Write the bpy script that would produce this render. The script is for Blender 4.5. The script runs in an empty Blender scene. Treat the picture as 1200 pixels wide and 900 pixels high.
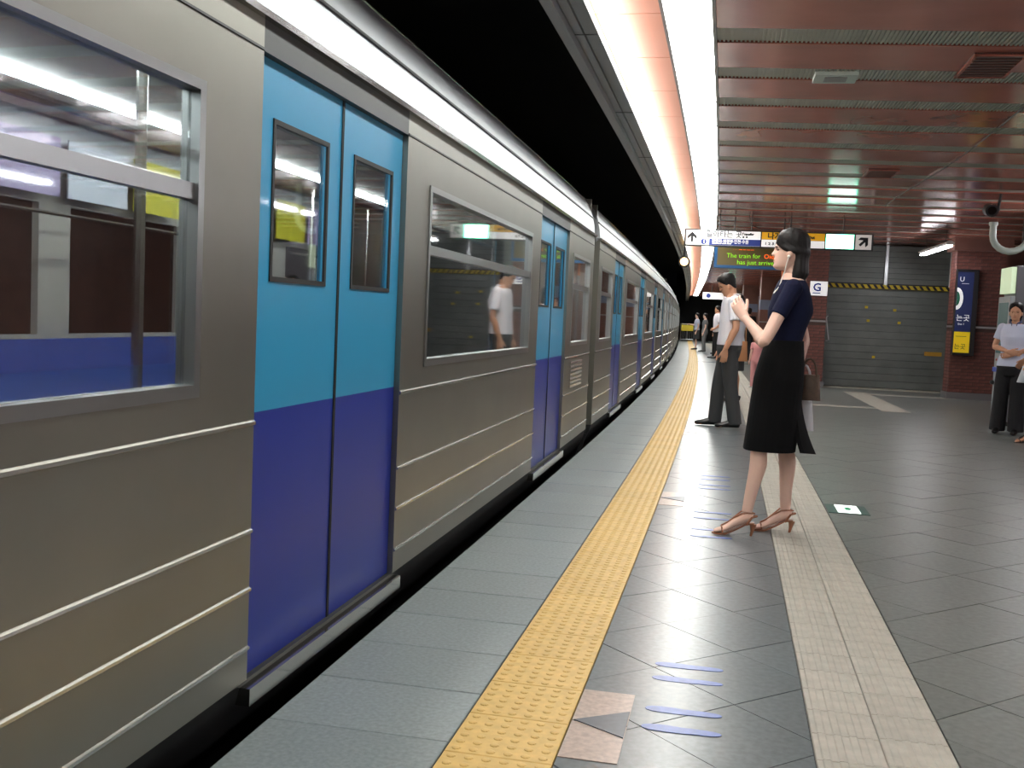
import bpy, bmesh, math, random
from mathutils import Vector, Matrix
random.seed(7)
sc = bpy.context.scene
COL = sc.collection
# ------------------------------------------------------------------ camera, world, exposure
cam_d = bpy.data.cameras.new('camera'); cam = bpy.data.objects.new('camera', cam_d); COL.objects.link(cam)
cam_d.sensor_width = 36.0; cam_d.lens = 36.0*1214.98/1200.0; cam_d.clip_start = 0.05; cam_d.clip_end = 300
_fw = Vector((-0.20935879, 0.97557211, -0.06654288)); _r = Vector((0.97613407, 0.21252597, 0.04466535)); _u = Vector((-0.05771636, 0.05560369, 0.99678335))
_m = Matrix.Identity(4)
for i in range(3):
    _m[i][0] = _r[i]; _m[i][1] = _u[i]; _m[i][2] = -_fw[i]
_m[2][3] = 1.17
cam.matrix_world = _m
sc.camera = cam
w = bpy.data.worlds.new('world'); sc.world = w; w.use_nodes = True
w.node_tree.nodes['Background'].inputs[0].default_value = (.8, .85, 1, 1); w.node_tree.nodes['Background'].inputs[1].default_value = 0.02
sc.view_settings.view_transform = 'Standard'; sc.view_settings.look = 'None'; sc.view_settings.gamma = 1; sc.view_settings.use_curve_mapping = False
sc.view_settings.exposure = 0.4
STRIP_E = 15.0; COVE_E = 24.0; TUBE_E = 25.0; CAR_E = 9.0

# ------------------------------------------------------------------ curved platform coordinates: s along track, d to the right, z up
K1, K2 = 0.0016974604, -2.8466609e-05
_tab = [(0.0, 0.0)]
_st = 0.05
def heading(s):
    if s < 0: return K1*s
    return K1*s + K2*s*s/2
def _build():
    x = y = 0.0; out = [(0.0, 0.0)]
    for i in range(2400):
        t = heading((i+.5)*_st); x -= math.sin(t)*_st; y += math.cos(t)*_st; out.append((x, y))
    return out
_tab = _build()
def ctr(s):
    if s < 0: return (K1*s*s*-.5, s)
    f = s/_st; i = int(f); a = f-i; p = _tab[i]; q = _tab[i+1]
    return (p[0]*(1-a)+q[0]*a, p[1]*(1-a)+q[1]*a)
def A(s, d, z=0.0):
    x, y = ctr(s); t = heading(s)
    return Vector((x+d*math.cos(t), y+d*math.sin(t), z))

# ------------------------------------------------------------------ materials
def lin(c):
    return tuple((v/255/12.92 if v/255 <= .04045 else ((v/255+.055)/1.055)**2.4) for v in c)+(1,)
MATS = {}
def mat(name, col, rough=.5, metal=0, noise=None, bump=None, emit=None, spec=None, rand=0, coat=0):
    if name in MATS: return MATS[name]
    m = bpy.data.materials.new(name); m.use_nodes = True; MATS[name] = m
    nt = m.node_tree; N = nt.nodes; Lk = nt.links; b = N['Principled BSDF']
    c = lin(col); b.inputs['Base Color'].default_value = c; b.inputs['Roughness'].default_value = rough; b.inputs['Metallic'].default_value = metal
    if spec is not None: b.inputs['Specular IOR Level'].default_value = spec
    if coat: b.inputs['Coat Weight'].default_value = coat; b.inputs['Coat Roughness'].default_value = .05
    src = None
    if noise or rand or bump: tc = N.new('ShaderNodeTexCoord')
    if noise:       # (scale, amount, stretch)
        sc_, am = noise[0], noise[1]
        mp = N.new('ShaderNodeMapping'); Lk.new(tc.outputs['Object'], mp.inputs[0])
        if len(noise) > 2: mp.inputs['Scale'].default_value = noise[2]
        n = N.new('ShaderNodeTexNoise'); n.inputs['Scale'].default_value = sc_; n.inputs['Detail'].default_value = 5; Lk.new(mp.outputs[0], n.inputs[0])
        r = N.new('ShaderNodeMapRange'); r.inputs[1].default_value = .3; r.inputs[2].default_value = .7; r.inputs[3].default_value = 1-am; r.inputs[4].default_value = 1+am; Lk.new(n.outputs[0], r.inputs[0])
        mx = N.new('ShaderNodeMix'); mx.data_type = 'RGBA'; mx.blend_type = 'MULTIPLY'; mx.inputs[0].default_value = 1; mx.inputs[6].default_value = c
        Lk.new(r.outputs[0], mx.inputs[7]); src = mx.outputs[2]
    if rand:
        oi = N.new('ShaderNodeObjectInfo'); r2 = N.new('ShaderNodeMapRange'); r2.inputs[3].default_value = 1-rand; r2.inputs[4].default_value = 1+rand; Lk.new(oi.outputs['Random'], r2.inputs[0])
        mx2 = N.new('ShaderNodeMix'); mx2.data_type = 'RGBA'; mx2.blend_type = 'MULTIPLY'; mx2.inputs[0].default_value = 1; mx2.inputs[6].default_value = c
        if src: Lk.new(src, mx2.inputs[6])
        Lk.new(r2.outputs[0], mx2.inputs[7]); src = mx2.outputs[2]
    if src: Lk.new(src, b.inputs['Base Color'])
    if bump:        # (scale, strength, stretch)
        mp2 = N.new('ShaderNodeMapping'); Lk.new(tc.outputs['Object'], mp2.inputs[0])
        if len(bump) > 2: mp2.inputs['Scale'].default_value = bump[2]
        n2 = N.new('ShaderNodeTexNoise'); n2.inputs['Scale'].default_value = bump[0]; n2.inputs['Detail'].default_value = 3; Lk.new(mp2.outputs[0], n2.inputs[0])
        bp = N.new('ShaderNodeBump'); bp.inputs['Strength'].default_value = bump[1]; bp.inputs['Distance'].default_value = .01; Lk.new(n2.outputs[0], bp.inputs['Height']); Lk.new(bp.outputs[0], b.inputs['Normal'])
    if emit:
        b.inputs['Emission Color'].default_value = lin(emit[0]); b.inputs['Emission Strength'].default_value = emit[1]
    return m
def glass_mat(name, tint, refl, rough=.03):
    m = bpy.data.materials.new(name); m.use_nodes = True; MATS[name] = m
    nt = m.node_tree; N = nt.nodes; N.clear(); Lk = nt.links
    o = N.new('ShaderNodeOutputMaterial'); mx = N.new('ShaderNodeMixShader'); t = N.new('ShaderNodeBsdfTransparent'); g = N.new('ShaderNodeBsdfGlossy')
    t.inputs[0].default_value = lin(tint); g.inputs['Roughness'].default_value = rough; g.inputs[0].default_value = (1, 1, 1, 1)
    fr = N.new('ShaderNodeLayerWeight'); fr.inputs[0].default_value = .5
    mr = N.new('ShaderNodeMapRange'); mr.inputs[3].default_value = refl; mr.inputs[4].default_value = 1.0; pw = N.new('ShaderNodeMath'); pw.operation = 'POWER'; pw.inputs[1].default_value = 4; Lk.new(fr.outputs['Facing'], pw.inputs[0]); Lk.new(pw.outputs[0], mr.inputs[0]); Lk.new(mr.outputs[0], mx.inputs[0])
    Lk.new(t.outputs[0], mx.inputs[1]); Lk.new(g.outputs[0], mx.inputs[2]); Lk.new(mx.outputs[0], o.inputs[0])
    return m

M_granite = mat('granite_edge', (117, 125, 126), .42, noise=(70, .2), rand=.06)
M_dark = mat('granite_dark', (100, 107, 110), .28, noise=(45, .2), rand=.06, spec=.42)
M_darkR = mat('granite_concourse', (105, 109, 106), .34, noise=(38, .2), rand=.06)
M_grout = mat('grout', (52, 54, 54), .8)
M_yellow = mat('tactile_yellow', (204, 170, 100), .5, noise=(25, .12), rand=.05)
M_white = mat('tactile_white', (168, 165, 154), .5, noise=(18, .12), rand=.05)
M_beige = mat('marker_beige', (170, 152, 140), .3, noise=(50, .2))
M_char = mat('marker_charcoal', (70, 76, 86), .35, noise=(50, .15))
M_foot = mat('foot_blue', (84, 106, 176), .35, noise=(30, .2))
M_pink = mat('ceiling_pink', (182, 112, 96), .17, .2, noise=(3, .1), bump=(4, .02), rand=.05)
M_cove = mat('cove_panel', (214, 152, 130), .3, .0, rand=.04)
M_perf = mat('perforated_strip', (168, 170, 158), .4, .15)
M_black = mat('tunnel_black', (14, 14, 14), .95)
M_conc = mat('concrete_dark', (60, 60, 60), .9, noise=(3, .3))
M_soffit = mat('soffit_grey', (120, 120, 122), .35, .3)
M_frame = mat('frame_dark', (30, 30, 33), .4)
M_steel = mat('stainless', (146, 144, 136), .38, 1, noise=(2.0, .06), bump=(3, .015))
M_steel2 = mat('stainless_bright', (200, 198, 192), .16, 1)
M_roof = mat('roof_steel', (208, 211, 214), .45, .7, bump=(3, .02))
M_alu = mat('aluminium', (170, 172, 172), .3, 1)
M_sky = mat('door_sky_blue', (38, 138, 180), .32, 0, coat=.15)
M_indigo = mat('door_indigo', (24, 42, 132), .32, 0, spec=.35)
M_rubber = mat('rubber', (18, 18, 19), .6)
M_under = mat('underframe', (26, 26, 27), .6)
M_glass = glass_mat('train_glass', (215, 222, 222), .2)
M_pane = glass_mat('pane_glass', (225, 235, 232), .12)
M_int = mat('interior_cream', (176, 170, 160), .5)
M_seat = mat('seat_blue', (46, 84, 170), .8, bump=(80, .2))
M_ad_y = mat('advert_yellow', (206, 196, 40), .5)
M_ad_p = mat('advert_lilac', (176, 160, 196), .5)
M_ad_w = mat('advert_white', (214, 216, 226), .5)
M_floor_in = mat('car_floor', (110, 100, 90), .5)
M_strip = mat('light_diffuser', (255, 255, 255), .5, emit=((252, 255, 250), STRIP_E))
M_cove_t = mat('cove_tube', (255, 255, 255), .5, emit=((255, 244, 232), COVE_E))
M_tube = mat('tube_light', (255, 255, 255), .5, emit=((250, 250, 255), TUBE_E))
M_cartube = mat('car_tube', (255, 255, 255), .5, emit=((250, 252, 255), CAR_E*4))
M_brick = mat('brick_red', (112, 68, 60), .5, noise=(20, .25), rand=.15)
M_mortar = mat('mortar', (78, 62, 58), .85)
M_brickw = mat('brown_wall', (112, 76, 66), .4, noise=(4, .15))
M_shut = mat('shutter_slat', (114, 119, 116), .42, .3, noise=(3, .15), rand=.06)
M_hy = mat('hazard_yellow', (216, 190, 40), .5)
M_hk = mat('hazard_black', (22, 22, 22), .5)
M_signw = mat('sign_white', (250, 250, 250), .4, emit=((255, 255, 255), .32))
M_signb = mat('sign_blue', (34, 54, 128), .4, emit=((34, 54, 140), .15))
M_signy = mat('sign_yellow', (236, 176, 30), .4, emit=((236, 176, 30), .2))
M_signk = mat('sign_ink', (20, 22, 28), .5)
M_signg = mat('sign_washed_ink', (92, 92, 98), .5)  # overexposure washout put into the ink colour
M_exit = mat('exit_panel', (220, 255, 240), .4, emit=((120, 255, 205), 7.0))
M_exitw = mat('exit_white', (255, 255, 255), .4, emit=((235, 255, 250), 3.5))
M_led = mat('led_panel', (112, 98, 60), .4)
M_ledg = mat('led_green', (150, 230, 40), .5, emit=((130, 205, 30), .75))
M_ledo = mat('led_orange', (255, 110, 30), .5, emit=((255, 96, 20), 1.0))
M_ledf = mat('led_frame', (36, 96, 150), .4)
M_navy = mat('lightbox_navy', (30, 44, 92), .35, emit=((30, 44, 100), .08))
M_lby = mat('lightbox_yellow', (240, 206, 30), .35, emit=((240, 206, 30), .15))
M_kiosk = mat('kiosk_grey', (96, 96, 100), .4, .2)
M_kioskl = mat('kiosk_light', (150, 156, 158), .4, .2)
M_green = mat('green_lit', (214, 228, 198), .4, emit=((210, 240, 190), .3))
M_pipe = mat('pipe_pale', (178, 190, 182), .35)
M_amber = mat('amber_lens', (255, 200, 110), .3, emit=((255, 205, 130), 6.0))
M_greenp = mat('green_poster', (90, 170, 70), .5, emit=((120, 230, 80), .5))
M_ylfence = mat('fence_yellow', (216, 190, 50), .5)
M_white_p = mat('white_paint', (228, 228, 228), .4)

# ------------------------------------------------------------------ object helpers
TAGROOT = {}
def base(o):
    p = o
    while p.parent: p = p.parent
    return p.location.copy()
def link(name, me, m, parent=None):
    o = bpy.data.objects.new(name, me); COL.objects.link(o)
    if m and len(me.materials) == 0: me.materials.append(m)
    if parent: o.parent = parent
    return o
def tag(o, label=None, cat=None, group=None, kind=None):
    if label: o['label'] = label
    if cat: o['category'] = cat
    if group: o['group'] = group
    if kind: o['kind'] = kind
    return o
def empty(name, loc, label, cat, group=None):
    o = bpy.data.objects.new(name, None); COL.objects.link(o); o.location = loc; o.empty_display_size = .1
    return tag(o, label, cat, group)
class MB:
    def __init__(s): s.v = []; s.f = []; s.mi = []; s.sm = False
    def add(s, vs, fs, mi=0):
        n = len(s.v); s.v += [Vector(v) for v in vs]; s.f += [tuple(i+n for i in f) for f in fs]; s.mi += [mi]*len(fs); return s
    def loft(s, rings, closed=True, mi=0):
        n = len(rings[0]); vs = [v for r in rings for v in r]; fs = []
        for i in range(len(rings)-1):
            for j in range(n):
                k = (j+1) % n; fs.append((i*n+j, i*n+k, (i+1)*n+k, (i+1)*n+j))
        if closed: fs += [tuple(range(n-1, -1, -1)), tuple(range((len(rings)-1)*n, len(rings)*n))]
        return s.add(vs, fs, mi)
    def box(s, s0, s1, d0, d1, z0, z1, seg=.6, shear=0, mi=0):     # curved box
        n = max(1, int(math.ceil(abs(s1-s0)/seg))); rings = []
        for i in range(n+1):
            t = s0+(s1-s0)*i/n
            rings.append([A(t+shear*(d+.2), d, z) for d, z in ((d0, z0), (d1, z0), (d1, z1), (d0, z1))])
        return s.loft(rings, True, mi)
    def prof(s, s0, s1, pts, seg=.6, mi=0):                        # swept closed profile of (d, z)
        n = max(1, int(math.ceil(abs(s1-s0)/seg)))
        return s.loft([[A(s0+(s1-s0)*i/n, d, z) for d, z in pts] for i in range(n+1)], True, mi)
    def rod(s, s0, s1, d, z, r, n=8, seg=.6, mi=0):
        return s.prof(s0, s1, [(d+r*math.cos(2*math.pi*k/n), z+r*math.sin(2*math.pi*k/n)) for k in range(n)], seg, mi)
    def tube(s, pts, r, n=8, mi=0):
        pts = [Vector(p) for p in pts]; rings = []
        rr = r if isinstance(r, (list, tuple)) else [r]*len(pts)
        ref = None
        for i, p in enumerate(pts):
            t = (pts[min(i+1, len(pts)-1)]-pts[max(i-1, 0)]).normalized()
            if ref is None: ref = Vector((0, 0, 1)) if abs(t.z) < .9 else Vector((1, 0, 0))
            a = t.cross(ref).normalized(); b = a.cross(t); ref = b
            rings.append([p+(a*math.cos(2*math.pi*k/n)+b*math.sin(2*math.pi*k/n))*rr[i] for k in range(n)])
        return s.loft(rings, True, mi)
    def ell(s, c, r, n=12, m=8, mat3=None, mi=0):
        c = Vector(c); rings = []
        for i in range(m+1):
            ph = math.pi*(.02+.96*i/m)
            ring = []
            for k in range(n):
                v = Vector((r[0]*math.sin(ph)*math.cos(2*math.pi*k/n), r[1]*math.sin(ph)*math.sin(2*math.pi*k/n), -r[2]*math.cos(ph)))
                if mat3: v = mat3 @ v
                ring.append(c+v)
            rings.append(ring)
        return s.loft(rings, True, mi)
    def mesh(s, name, off=Vector((0, 0, 0)), smooth=False):
        me = bpy.data.meshes.new(name); me.from_pydata([v-off for v in s.v], [], s.f)
        bm = bmesh.new(); bm.from_mesh(me); bmesh.ops.recalc_face_normals(bm, faces=bm.faces); bm.to_mesh(me); bm.free()
        for p, i in zip(me.polygons, s.mi): p.material_index = i
        if smooth: me.polygons.foreach_set('use_smooth', [True]*len(me.polygons)); me.set_sharp_from_angle(angle=math.radians(smooth if smooth is not True else 40))
        return me
    def build(s, name, m, parent=None, smooth=False, bevel=0):
        off = base(parent) if parent else Vector((0, 0, 0))
        me = s.mesh(name, off, smooth)
        if isinstance(m, (list, tuple)):
            for q in m: me.materials.append(q)
            o = link(name, me, None, parent)
        else: o = link(name, me, m, parent)
        if bevel:
            b = o.modifiers.new('bevel', 'BEVEL'); b.width = bevel; b.segments = 2; b.limit_method = 'ANGLE'
        return o
TMP = bpy.data.scenes.new('tmp_scene')
def evalmesh(o):
    TMP.collection.objects.link(o); vl = TMP.view_layers[0]; vl.update()
    dg = vl.depsgraph; dg.update()
    me = bpy.data.meshes.new_from_object(o.evaluated_get(dg), preserve_all_data_layers=False, depsgraph=dg)
    TMP.collection.objects.unlink(o); bpy.data.objects.remove(o)
    return me
def remesh(mb, voxel, smooth=3):
    me = mb.mesh('t'); o = bpy.data.objects.new('t', me)
    r = o.modifiers.new('r', 'REMESH'); r.mode = 'VOXEL'; r.voxel_size = voxel; r.use_smooth_shade = True
    if smooth:
        s = o.modifiers.new('s', 'SMOOTH'); s.iterations = smooth; s.factor = .5
    out = evalmesh(o); bpy.data.meshes.remove(me)
    out.polygons.foreach_set('use_smooth', [True]*len(out.polygons))
    return out
def text(body, size, O, ex, ez, m, parent, off=0.0, name='lettering', align='LEFT', bold=0.0, xs=1.0):
    c = bpy.data.curves.new('txt', 'FONT'); c.body = body; c.size = size; c.align_x = align; c.offset = bold; c.resolution_u = 2; c.extrude = .001
    o = bpy.data.objects.new('txt', c); me = evalmesh(o)
    nrm = ex.cross(ez); b = base(parent)
    for v in me.vertices:
        p = O+ex*(v.co.x*xs)+ez*v.co.y+nrm*(v.co.z+off)-b
        v.co = p
    me.materials.clear()
    return link(name, me, m, parent)
def frame(s, d, z):   # origin, right axis, up axis of a sign that faces back along the track
    t = heading(s); return A(s, d, z), Vector((math.cos(t), math.sin(t), 0)), Vector((0, 0, 1))
def quad(O, ex, ez, x0, x1, z0, z1, off, th=.004):
    n = ex.cross(ez); m = MB(); vs = []
    for o_ in (off, off-th):
        for x, z in ((x0, z0), (x1, z0), (x1, z1), (x0, z1)): vs.append(O+ex*x+ez*z+n*o_)
    return m.add(vs, [(0, 1, 2, 3), (7, 6, 5, 4), (0, 4, 5, 1), (1, 5, 6, 2), (2, 6, 7, 3), (3, 7, 4, 0)])
def poly(O, ex, ez, pts, off, th=.003):
    n = ex.cross(ez); k = len(pts); m = MB()
    return m.loft([[O+ex*x+ez*z+n*(off-th) for x, z in pts], [O+ex*x+ez*z+n*off for x, z in pts]])

D_EDGE, D_YL, D_YR, D_WL, D_WR = -1.233, -.698, -.402, .282, .666
S0, SEND = -3.0, 70.0
D_TR = -1.302
ZC = 2.91
D_RIGHT = 7.6

# ================================================================== STRUCTURE
floor = tag(MB().box(S0, SEND, D_EDGE, D_RIGHT, -.3, -.014, seg=2).build('floor', M_grout), kind='structure')
# ---- platform edge slabs, yellow and white tactile tiles: shared meshes, one object each
def tile_mesh(name, ls, ld, th, extra=None, bev=.003):
    b = MB(); hs, hd = ls/2, ld/2
    rings = [[Vector((x, y, z)) for x, y in ((-a, -c), (a, -c), (a, c), (-a, c))] for a, c, z in ((hd, hs, -th), (hd, hs, -bev), (hd-bev, hs-bev, 0))]
    b.loft(rings)
    if extra: extra(b)
    return b.mesh(name)
def put(me, m, s, d, parent, name, z=0, rot=0):
    o = link(name, me, m, parent); o.location = A(s, d, z); o.rotation_euler = (0, 0, heading(s)+rot); return o
slab_me = tile_mesh('edge_slab', .372, D_YL-D_EDGE-.006, .014)
n = 0; s = 3.05-.375*9+.1875
while s < SEND-.3:
    put(slab_me, M_granite, s, (D_EDGE+D_YL)/2, floor, 'edge_slab', z=random.uniform(-.0012, .0006)); s += .375
def domes(b):
    for i in range(6):
        for j in range(6):
            x = (i-2.5)*.0475; y = (j-2.5)*.0455
            b.loft([[Vector((x+r*math.cos(k*math.pi/4), y+r*math.sin(k*math.pi/4), z)) for k in range(8)] for r, z in ((.014, -.001), (.011, .0026), (.006, .0036))])
def bars(b):
    for i in range(4):
        x = (i-1.5)*.044
        b.loft([[Vector((x+o, y, z)) for o, z in ((-.014, -.001), (-.009, .003), (.009, .003), (.014, -.001))] for y in (-.0935, .0935)])
yel_me = tile_mesh('tactile_tile', .2775, .294, .014, domes)
s = 2.615-.28*12+.14
while s < SEND-.3:
    put(yel_me, M_yellow, s, (D_YL+D_YR)/2, floor, 'dome_tactile_tile', z=.001); s += .28
wh_me = tile_mesh('bar_tile', .188, .189, .014, bars)
s = 2.87-.19*5+.095
for i in range(148):
    for j in (0, 1):
        put(wh_me, M_white, s+(.0 if j == 0 else .02), D_WL+.096+j*.192, floor, 'bar_tactile_tile', z=.001)
    s += .19
mbw = MB()
while s < 62:
    mbw.box(s, s+.55, D_WL, D_WR, -.014, .001, seg=1); s += .555
tag(mbw.build('far_bar_tiling', M_white, floor), kind='stuff')
# ---- diagonal tiles, clipped to their strips
def clip(pts, axis, val, keep_less):
    out = []
    for i in range(len(pts)):
        a, b = pts[i], pts[(i+1) % len(pts)]
        ia = (a[axis] <= val) == keep_less; ib = (b[axis] <= val) == keep_less
        if ia: out.append(a)
        if ia != ib:
            t = (val-a[axis])/(b[axis]-a[axis]); q = [a[0]+t*(b[0]-a[0]), a[1]+t*(b[1]-a[1])]; q[axis] = val; out.append(q)
    return out
tiles = []
P = .53
for i in range(-8, 60):
    for j in range(-3, 32):
        for h in (0, .5):
            cs = 3.48+(i+h)*P+P/2; cd = -.2+(j+h)*P
            if cs < 1.2 or cs > 32: continue
            for lo, hi, reg in ((D_YR+.003, D_WL-.003, 0), (D_WR+.003, D_RIGHT, 1)):
                g = .0025
                pts = [[cs-P/2+g, cd], [cs, cd-P/2+g], [cs+P/2-g, cd], [cs, cd+P/2-g]]
                if min(p[1] for p in pts) > hi or max(p[1] for p in pts) < lo: continue
                pts = clip(clip(pts, 1, hi, True), 1, lo, False)
                if len(pts) < 3: continue
                ar = .5*abs(sum(pts[k][0]*pts[(k+1) % len(pts)][1]-pts[(k+1) % len(pts)][0]*pts[k][1] for k in range(len(pts))))
                if ar < .002: continue
                # in view?
                p = A(cs, cd)-cam.location; dep = p.dot(_fw)
                px = p.dot(_r)/max(dep, .1)
                vis = dep > .5 and abs(px) < .62
                tiles.append((0 if vis else 1, dep, pts, reg))
tiles.sort(key=lambda t: (t[0], t[1]))
def tile_prism(b, pts, top=0.0):
    return b.loft([[A(s, d, -.014) for s, d in pts], [A(s, d, top) for s, d in pts]])
stuff = [MB(), MB()]
for k, (nv, dep, pts, reg) in enumerate(tiles):
    if k < 300: tile_prism(MB(), pts, random.uniform(-.0008, .0004)).build('diagonal_tile', (M_dark, M_darkR)[reg], floor)
    else: tile_prism(stuff[reg], pts)
for r in (0, 1):
    b = stuff[r]
    if r == 0: b.box(32.3, SEND, D_YR+.003, D_WL-.003, -.014, 0, seg=1)
    else: b.box(32.3, SEND, D_WR+.003, D_RIGHT, -.014, 0, seg=1)
    tag(b.build('far_diagonal_tiling', (M_dark, M_darkR)[r], floor), kind='stuff')
# ---- door-position markers in the floor: beige tile with dark triangle
def marker(s):
    for a, c in ((s-.26, s-.005), (s+.005, s+.26)):
        MB().box(a, c, D_YR+.004, -.238, -.012, .0025).build('beige_marker_tile', M_beige, floor)
    tile_prism(MB(), [(s, D_YR+.01), (s-.09, -.240), (s+.11, -.240)], .0055).build('triangle_marker', M_char, floor)
for s in (2.93, 6.9, 11.2, 16.0): marker(s)
# ---- blue footprint stickers
def foot(s, dc=-.085, L=.115):
    outl = []
    for k in range(20):
        a = 2*math.pi*k/20; y = L*math.cos(a); wd = .032 if math.cos(a) < 0 else .026
        outl.append((s+wd*math.sin(a)*(1+.25*math.cos(2*a)), dc+y))
    b = MB(); b.loft([[A(p, q, .0003) for p, q in outl], [A(p, q, .0018) for p, q in outl]])
    return b.build('footprint_sticker', M_foot)
fl = [('nearest', (2.955, 3.10)), ('nearest', (3.38, 3.52)), ('middle', (5.75, 5.95)), ('middle', (6.3, 6.5)), ('far', (7.45, 7.62)), ('far', (7.9, 8.08))]
words = ['blue footprint sticker on the floor nearest the camera beside the yellow strip', 'second blue footprint sticker from the camera beside the beige arrow tile', 'third blue footprint sticker from the camera in front of the yellow strip', 'fourth blue footprint sticker from the camera in the nearest group of four',
         'blue footprint sticker just in front of the sandalled woman\'s forward toe', 'blue footprint sticker at the toe of the woman\'s forward sandal', 'blue footprint sticker level with the woman\'s rear sandal', 'blue footprint sticker just beyond the woman\'s feet',
         'nearest blue footprint sticker of the group beyond the woman', 'second blue footprint sticker of the group beyond the woman', 'third blue footprint sticker of the group beyond the woman', 'farthest blue footprint sticker of the group beyond the woman']
k = 0
for g, ss in fl:
    for s in ss:
        tag(foot(s, -.085 if s < 5 else -.05, .115), words[k], 'sticker', 'footprint stickers on the platform floor'); k += 1
# ---- floor markings by the shutter (white guide strip)
for nm, a, b_, c, e in (('guide_strip', 15.9, 20.45, 2.34, 2.74), ('guide_strip', 16.35, 16.55, .67, 2.34), ('guide_strip', 19.9, 20.15, 2.74, 4.25)):
    MB().box(a, b_, c, e, .0005, .004).build(nm, M_white, floor)
MB().box(21.6, 21.95, 2.05, 4.65, .0005, .02).build('threshold', M_white, floor)

# ---- track bed, tunnel
tag(MB().box(S0, 95, -6.2, D_EDGE-.001, -1.5, -1.32, seg=2).build('floor_track_bed', M_conc), kind='structure')
tag(MB().box(S0, SEND, D_EDGE-.001, D_EDGE+.15, -1.32, -.3, seg=2).build('wall_platform_edge', M_conc), kind='structure')
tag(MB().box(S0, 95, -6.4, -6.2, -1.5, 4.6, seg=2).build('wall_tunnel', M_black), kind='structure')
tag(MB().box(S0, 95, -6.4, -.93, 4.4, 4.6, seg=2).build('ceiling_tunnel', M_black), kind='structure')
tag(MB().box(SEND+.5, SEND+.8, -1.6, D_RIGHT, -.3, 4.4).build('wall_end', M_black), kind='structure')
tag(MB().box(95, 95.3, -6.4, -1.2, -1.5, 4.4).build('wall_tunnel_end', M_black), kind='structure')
tag(MB().box(S0-.3, S0, -6.4, D_RIGHT, -1.5, 4.4).build('wall_back', M_brickw), kind='structure')
tag(MB().box(S0, SEND, D_RIGHT, D_RIGHT+.2, 0, ZC+.2, seg=2).build('wall_right', M_brickw), kind='structure')
# ---- ceiling: backing, sheared pink panels and grey perforated strips
ceil = tag(MB().box(S0, SEND, -.95, D_RIGHT, ZC+.06, ZC+.2, seg=2).build('ceiling', M_frame), kind='structure')
PIT = .955
s = 6.34-PIT*9
while s < SEND-1.5:
    MB().box(s+.325, s+PIT-.004, -.2, D_RIGHT, ZC, ZC+.03, seg=2, shear=.09).build('ceiling_panel', M_pink, ceil)
    MB().box(s, s+.32, -.2, D_RIGHT, ZC+.015, ZC+.04, seg=2, shear=.09).build('perforated_strip', M_perf, ceil)
    if 5.5 < s < 13:       # the fine ribs of the near perforated strips
        b = MB(); d = -.18
        while d < 3.2:
            b.box(s+.004, s+.316, d, d+.012, ZC+.004, ZC+.016, seg=1, shear=.09); d += .026
        tag(b.build('strip_ribs', M_perf, ceil), kind='stuff')
    s += PIT
# cove panels above the platform edge
s = S0+.05
while s < SEND-2:
    MB().box(s, s+.99, -.94, -.478, ZC+.004, ZC+.03, seg=1).build('cove_panel', M_cove, ceil); s += 1.0
# fascia with stepped soffit
fas = MB()
fas.prof(S0, SEND, [(-.95, 2.60), (-.90, 2.605), (-.90, 2.585), (-.885, 2.585), (-.875, 2.612), (-.83, 2.612), (-.826, 2.622), (-.80, 2.622), (-.796, 2.606), (-.75, 2.606), (-.75, 2.63), (-.93, 2.65), (-.93, 4.4), (-.95, 4.4)], seg=1)
trim = tag(fas.build('trim_1', M_soffit), kind='structure')
s = S0+.4
while s < 40:
    MB().box(s, s+.012, -.872, -.755, 2.6035, 2.6065).build('soffit_joint', M_frame, trim); s += 1.98
# continuous edge trim of the ceiling light row
tag(MB().box(S0, SEND-2, -.21, -.19, ZC-.03, ZC+.03, seg=1).build('trim_2', M_soffit), kind='structure')
tag(MB().box(S0, SEND-2, -.495, -.475, ZC-.012, ZC+.03, seg=1).build('trim_3', M_soffit), kind='structure')

# ---- ceiling light row
s = 6.37-8; k = 0
while s < SEND-3:
    e = empty('ceiling_light', A(s+.5, -.345, ZC), 'white fluorescent ceiling light panel in the long curved row over the platform', 'light', 'fluorescent panels of the curved ceiling light row')
    MB().box(s+.008, s+.99, -.474, -.212, ZC-.006, ZC+.02, seg=.5).build('diffuser', M_strip, e)
    MB().box(s-.008, s+.006, -.474, -.212, ZC-.016, ZC+.02, seg=1).build('divider', M_soffit, e)
    s += 1.0
s = S0+.2
while s < SEND-3:
    e = empty('cove_light', A(s+.6, -.83, 2.83), 'fluorescent tube glowing behind the grey edge fascia in the cove row', 'light', 'fluorescent tubes of the cove above the platform edge')
    MB().rod(s, s+1.16, -.845, 2.80, .019, 8).build('tube', M_cove_t, e)
    MB().box(s-.01, s+1.17, -.90, -.865, 2.76, 2.86).build('batten', M_white_p, e)
    s += 1.2

# ---- ceiling fittings
def vent(s, d, label):
    e = empty('air_vent', A(s, d, ZC), label, 'vent', 'ceiling air vents')
    MB().box(s-.3, s+.3, d-.16, d+.16, ZC-.012, ZC+.0, seg=1).build('backing', M_frame, e)
    b = MB()
    for a in (-.3, .28): b.box(s+a, s+a+.02, d-.16, d+.16, ZC-.02, ZC-.005)
    for a in (-.16, .14): b.box(s-.3, s+.3, d+a, d+a+.02, ZC-.02, ZC-.005)
    b.build('frame', M_pink, e)
    for i in range(8): MB().box(s-.27+i*.07, s-.245+i*.07, d-.14, d+.14, ZC-.018, ZC-.012).build('slat', M_brickw, e)
vent(7.25, 1.53, 'dark square air vent in the ceiling at the upper right')
vent(12.12, 1.55, 'smaller looking dark air vent in the ceiling farther along')
e = empty('ceiling_speaker', A(7.57, .6, ZC), 'pale oblong speaker panel set in the second grey ceiling strip', 'speaker')
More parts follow.
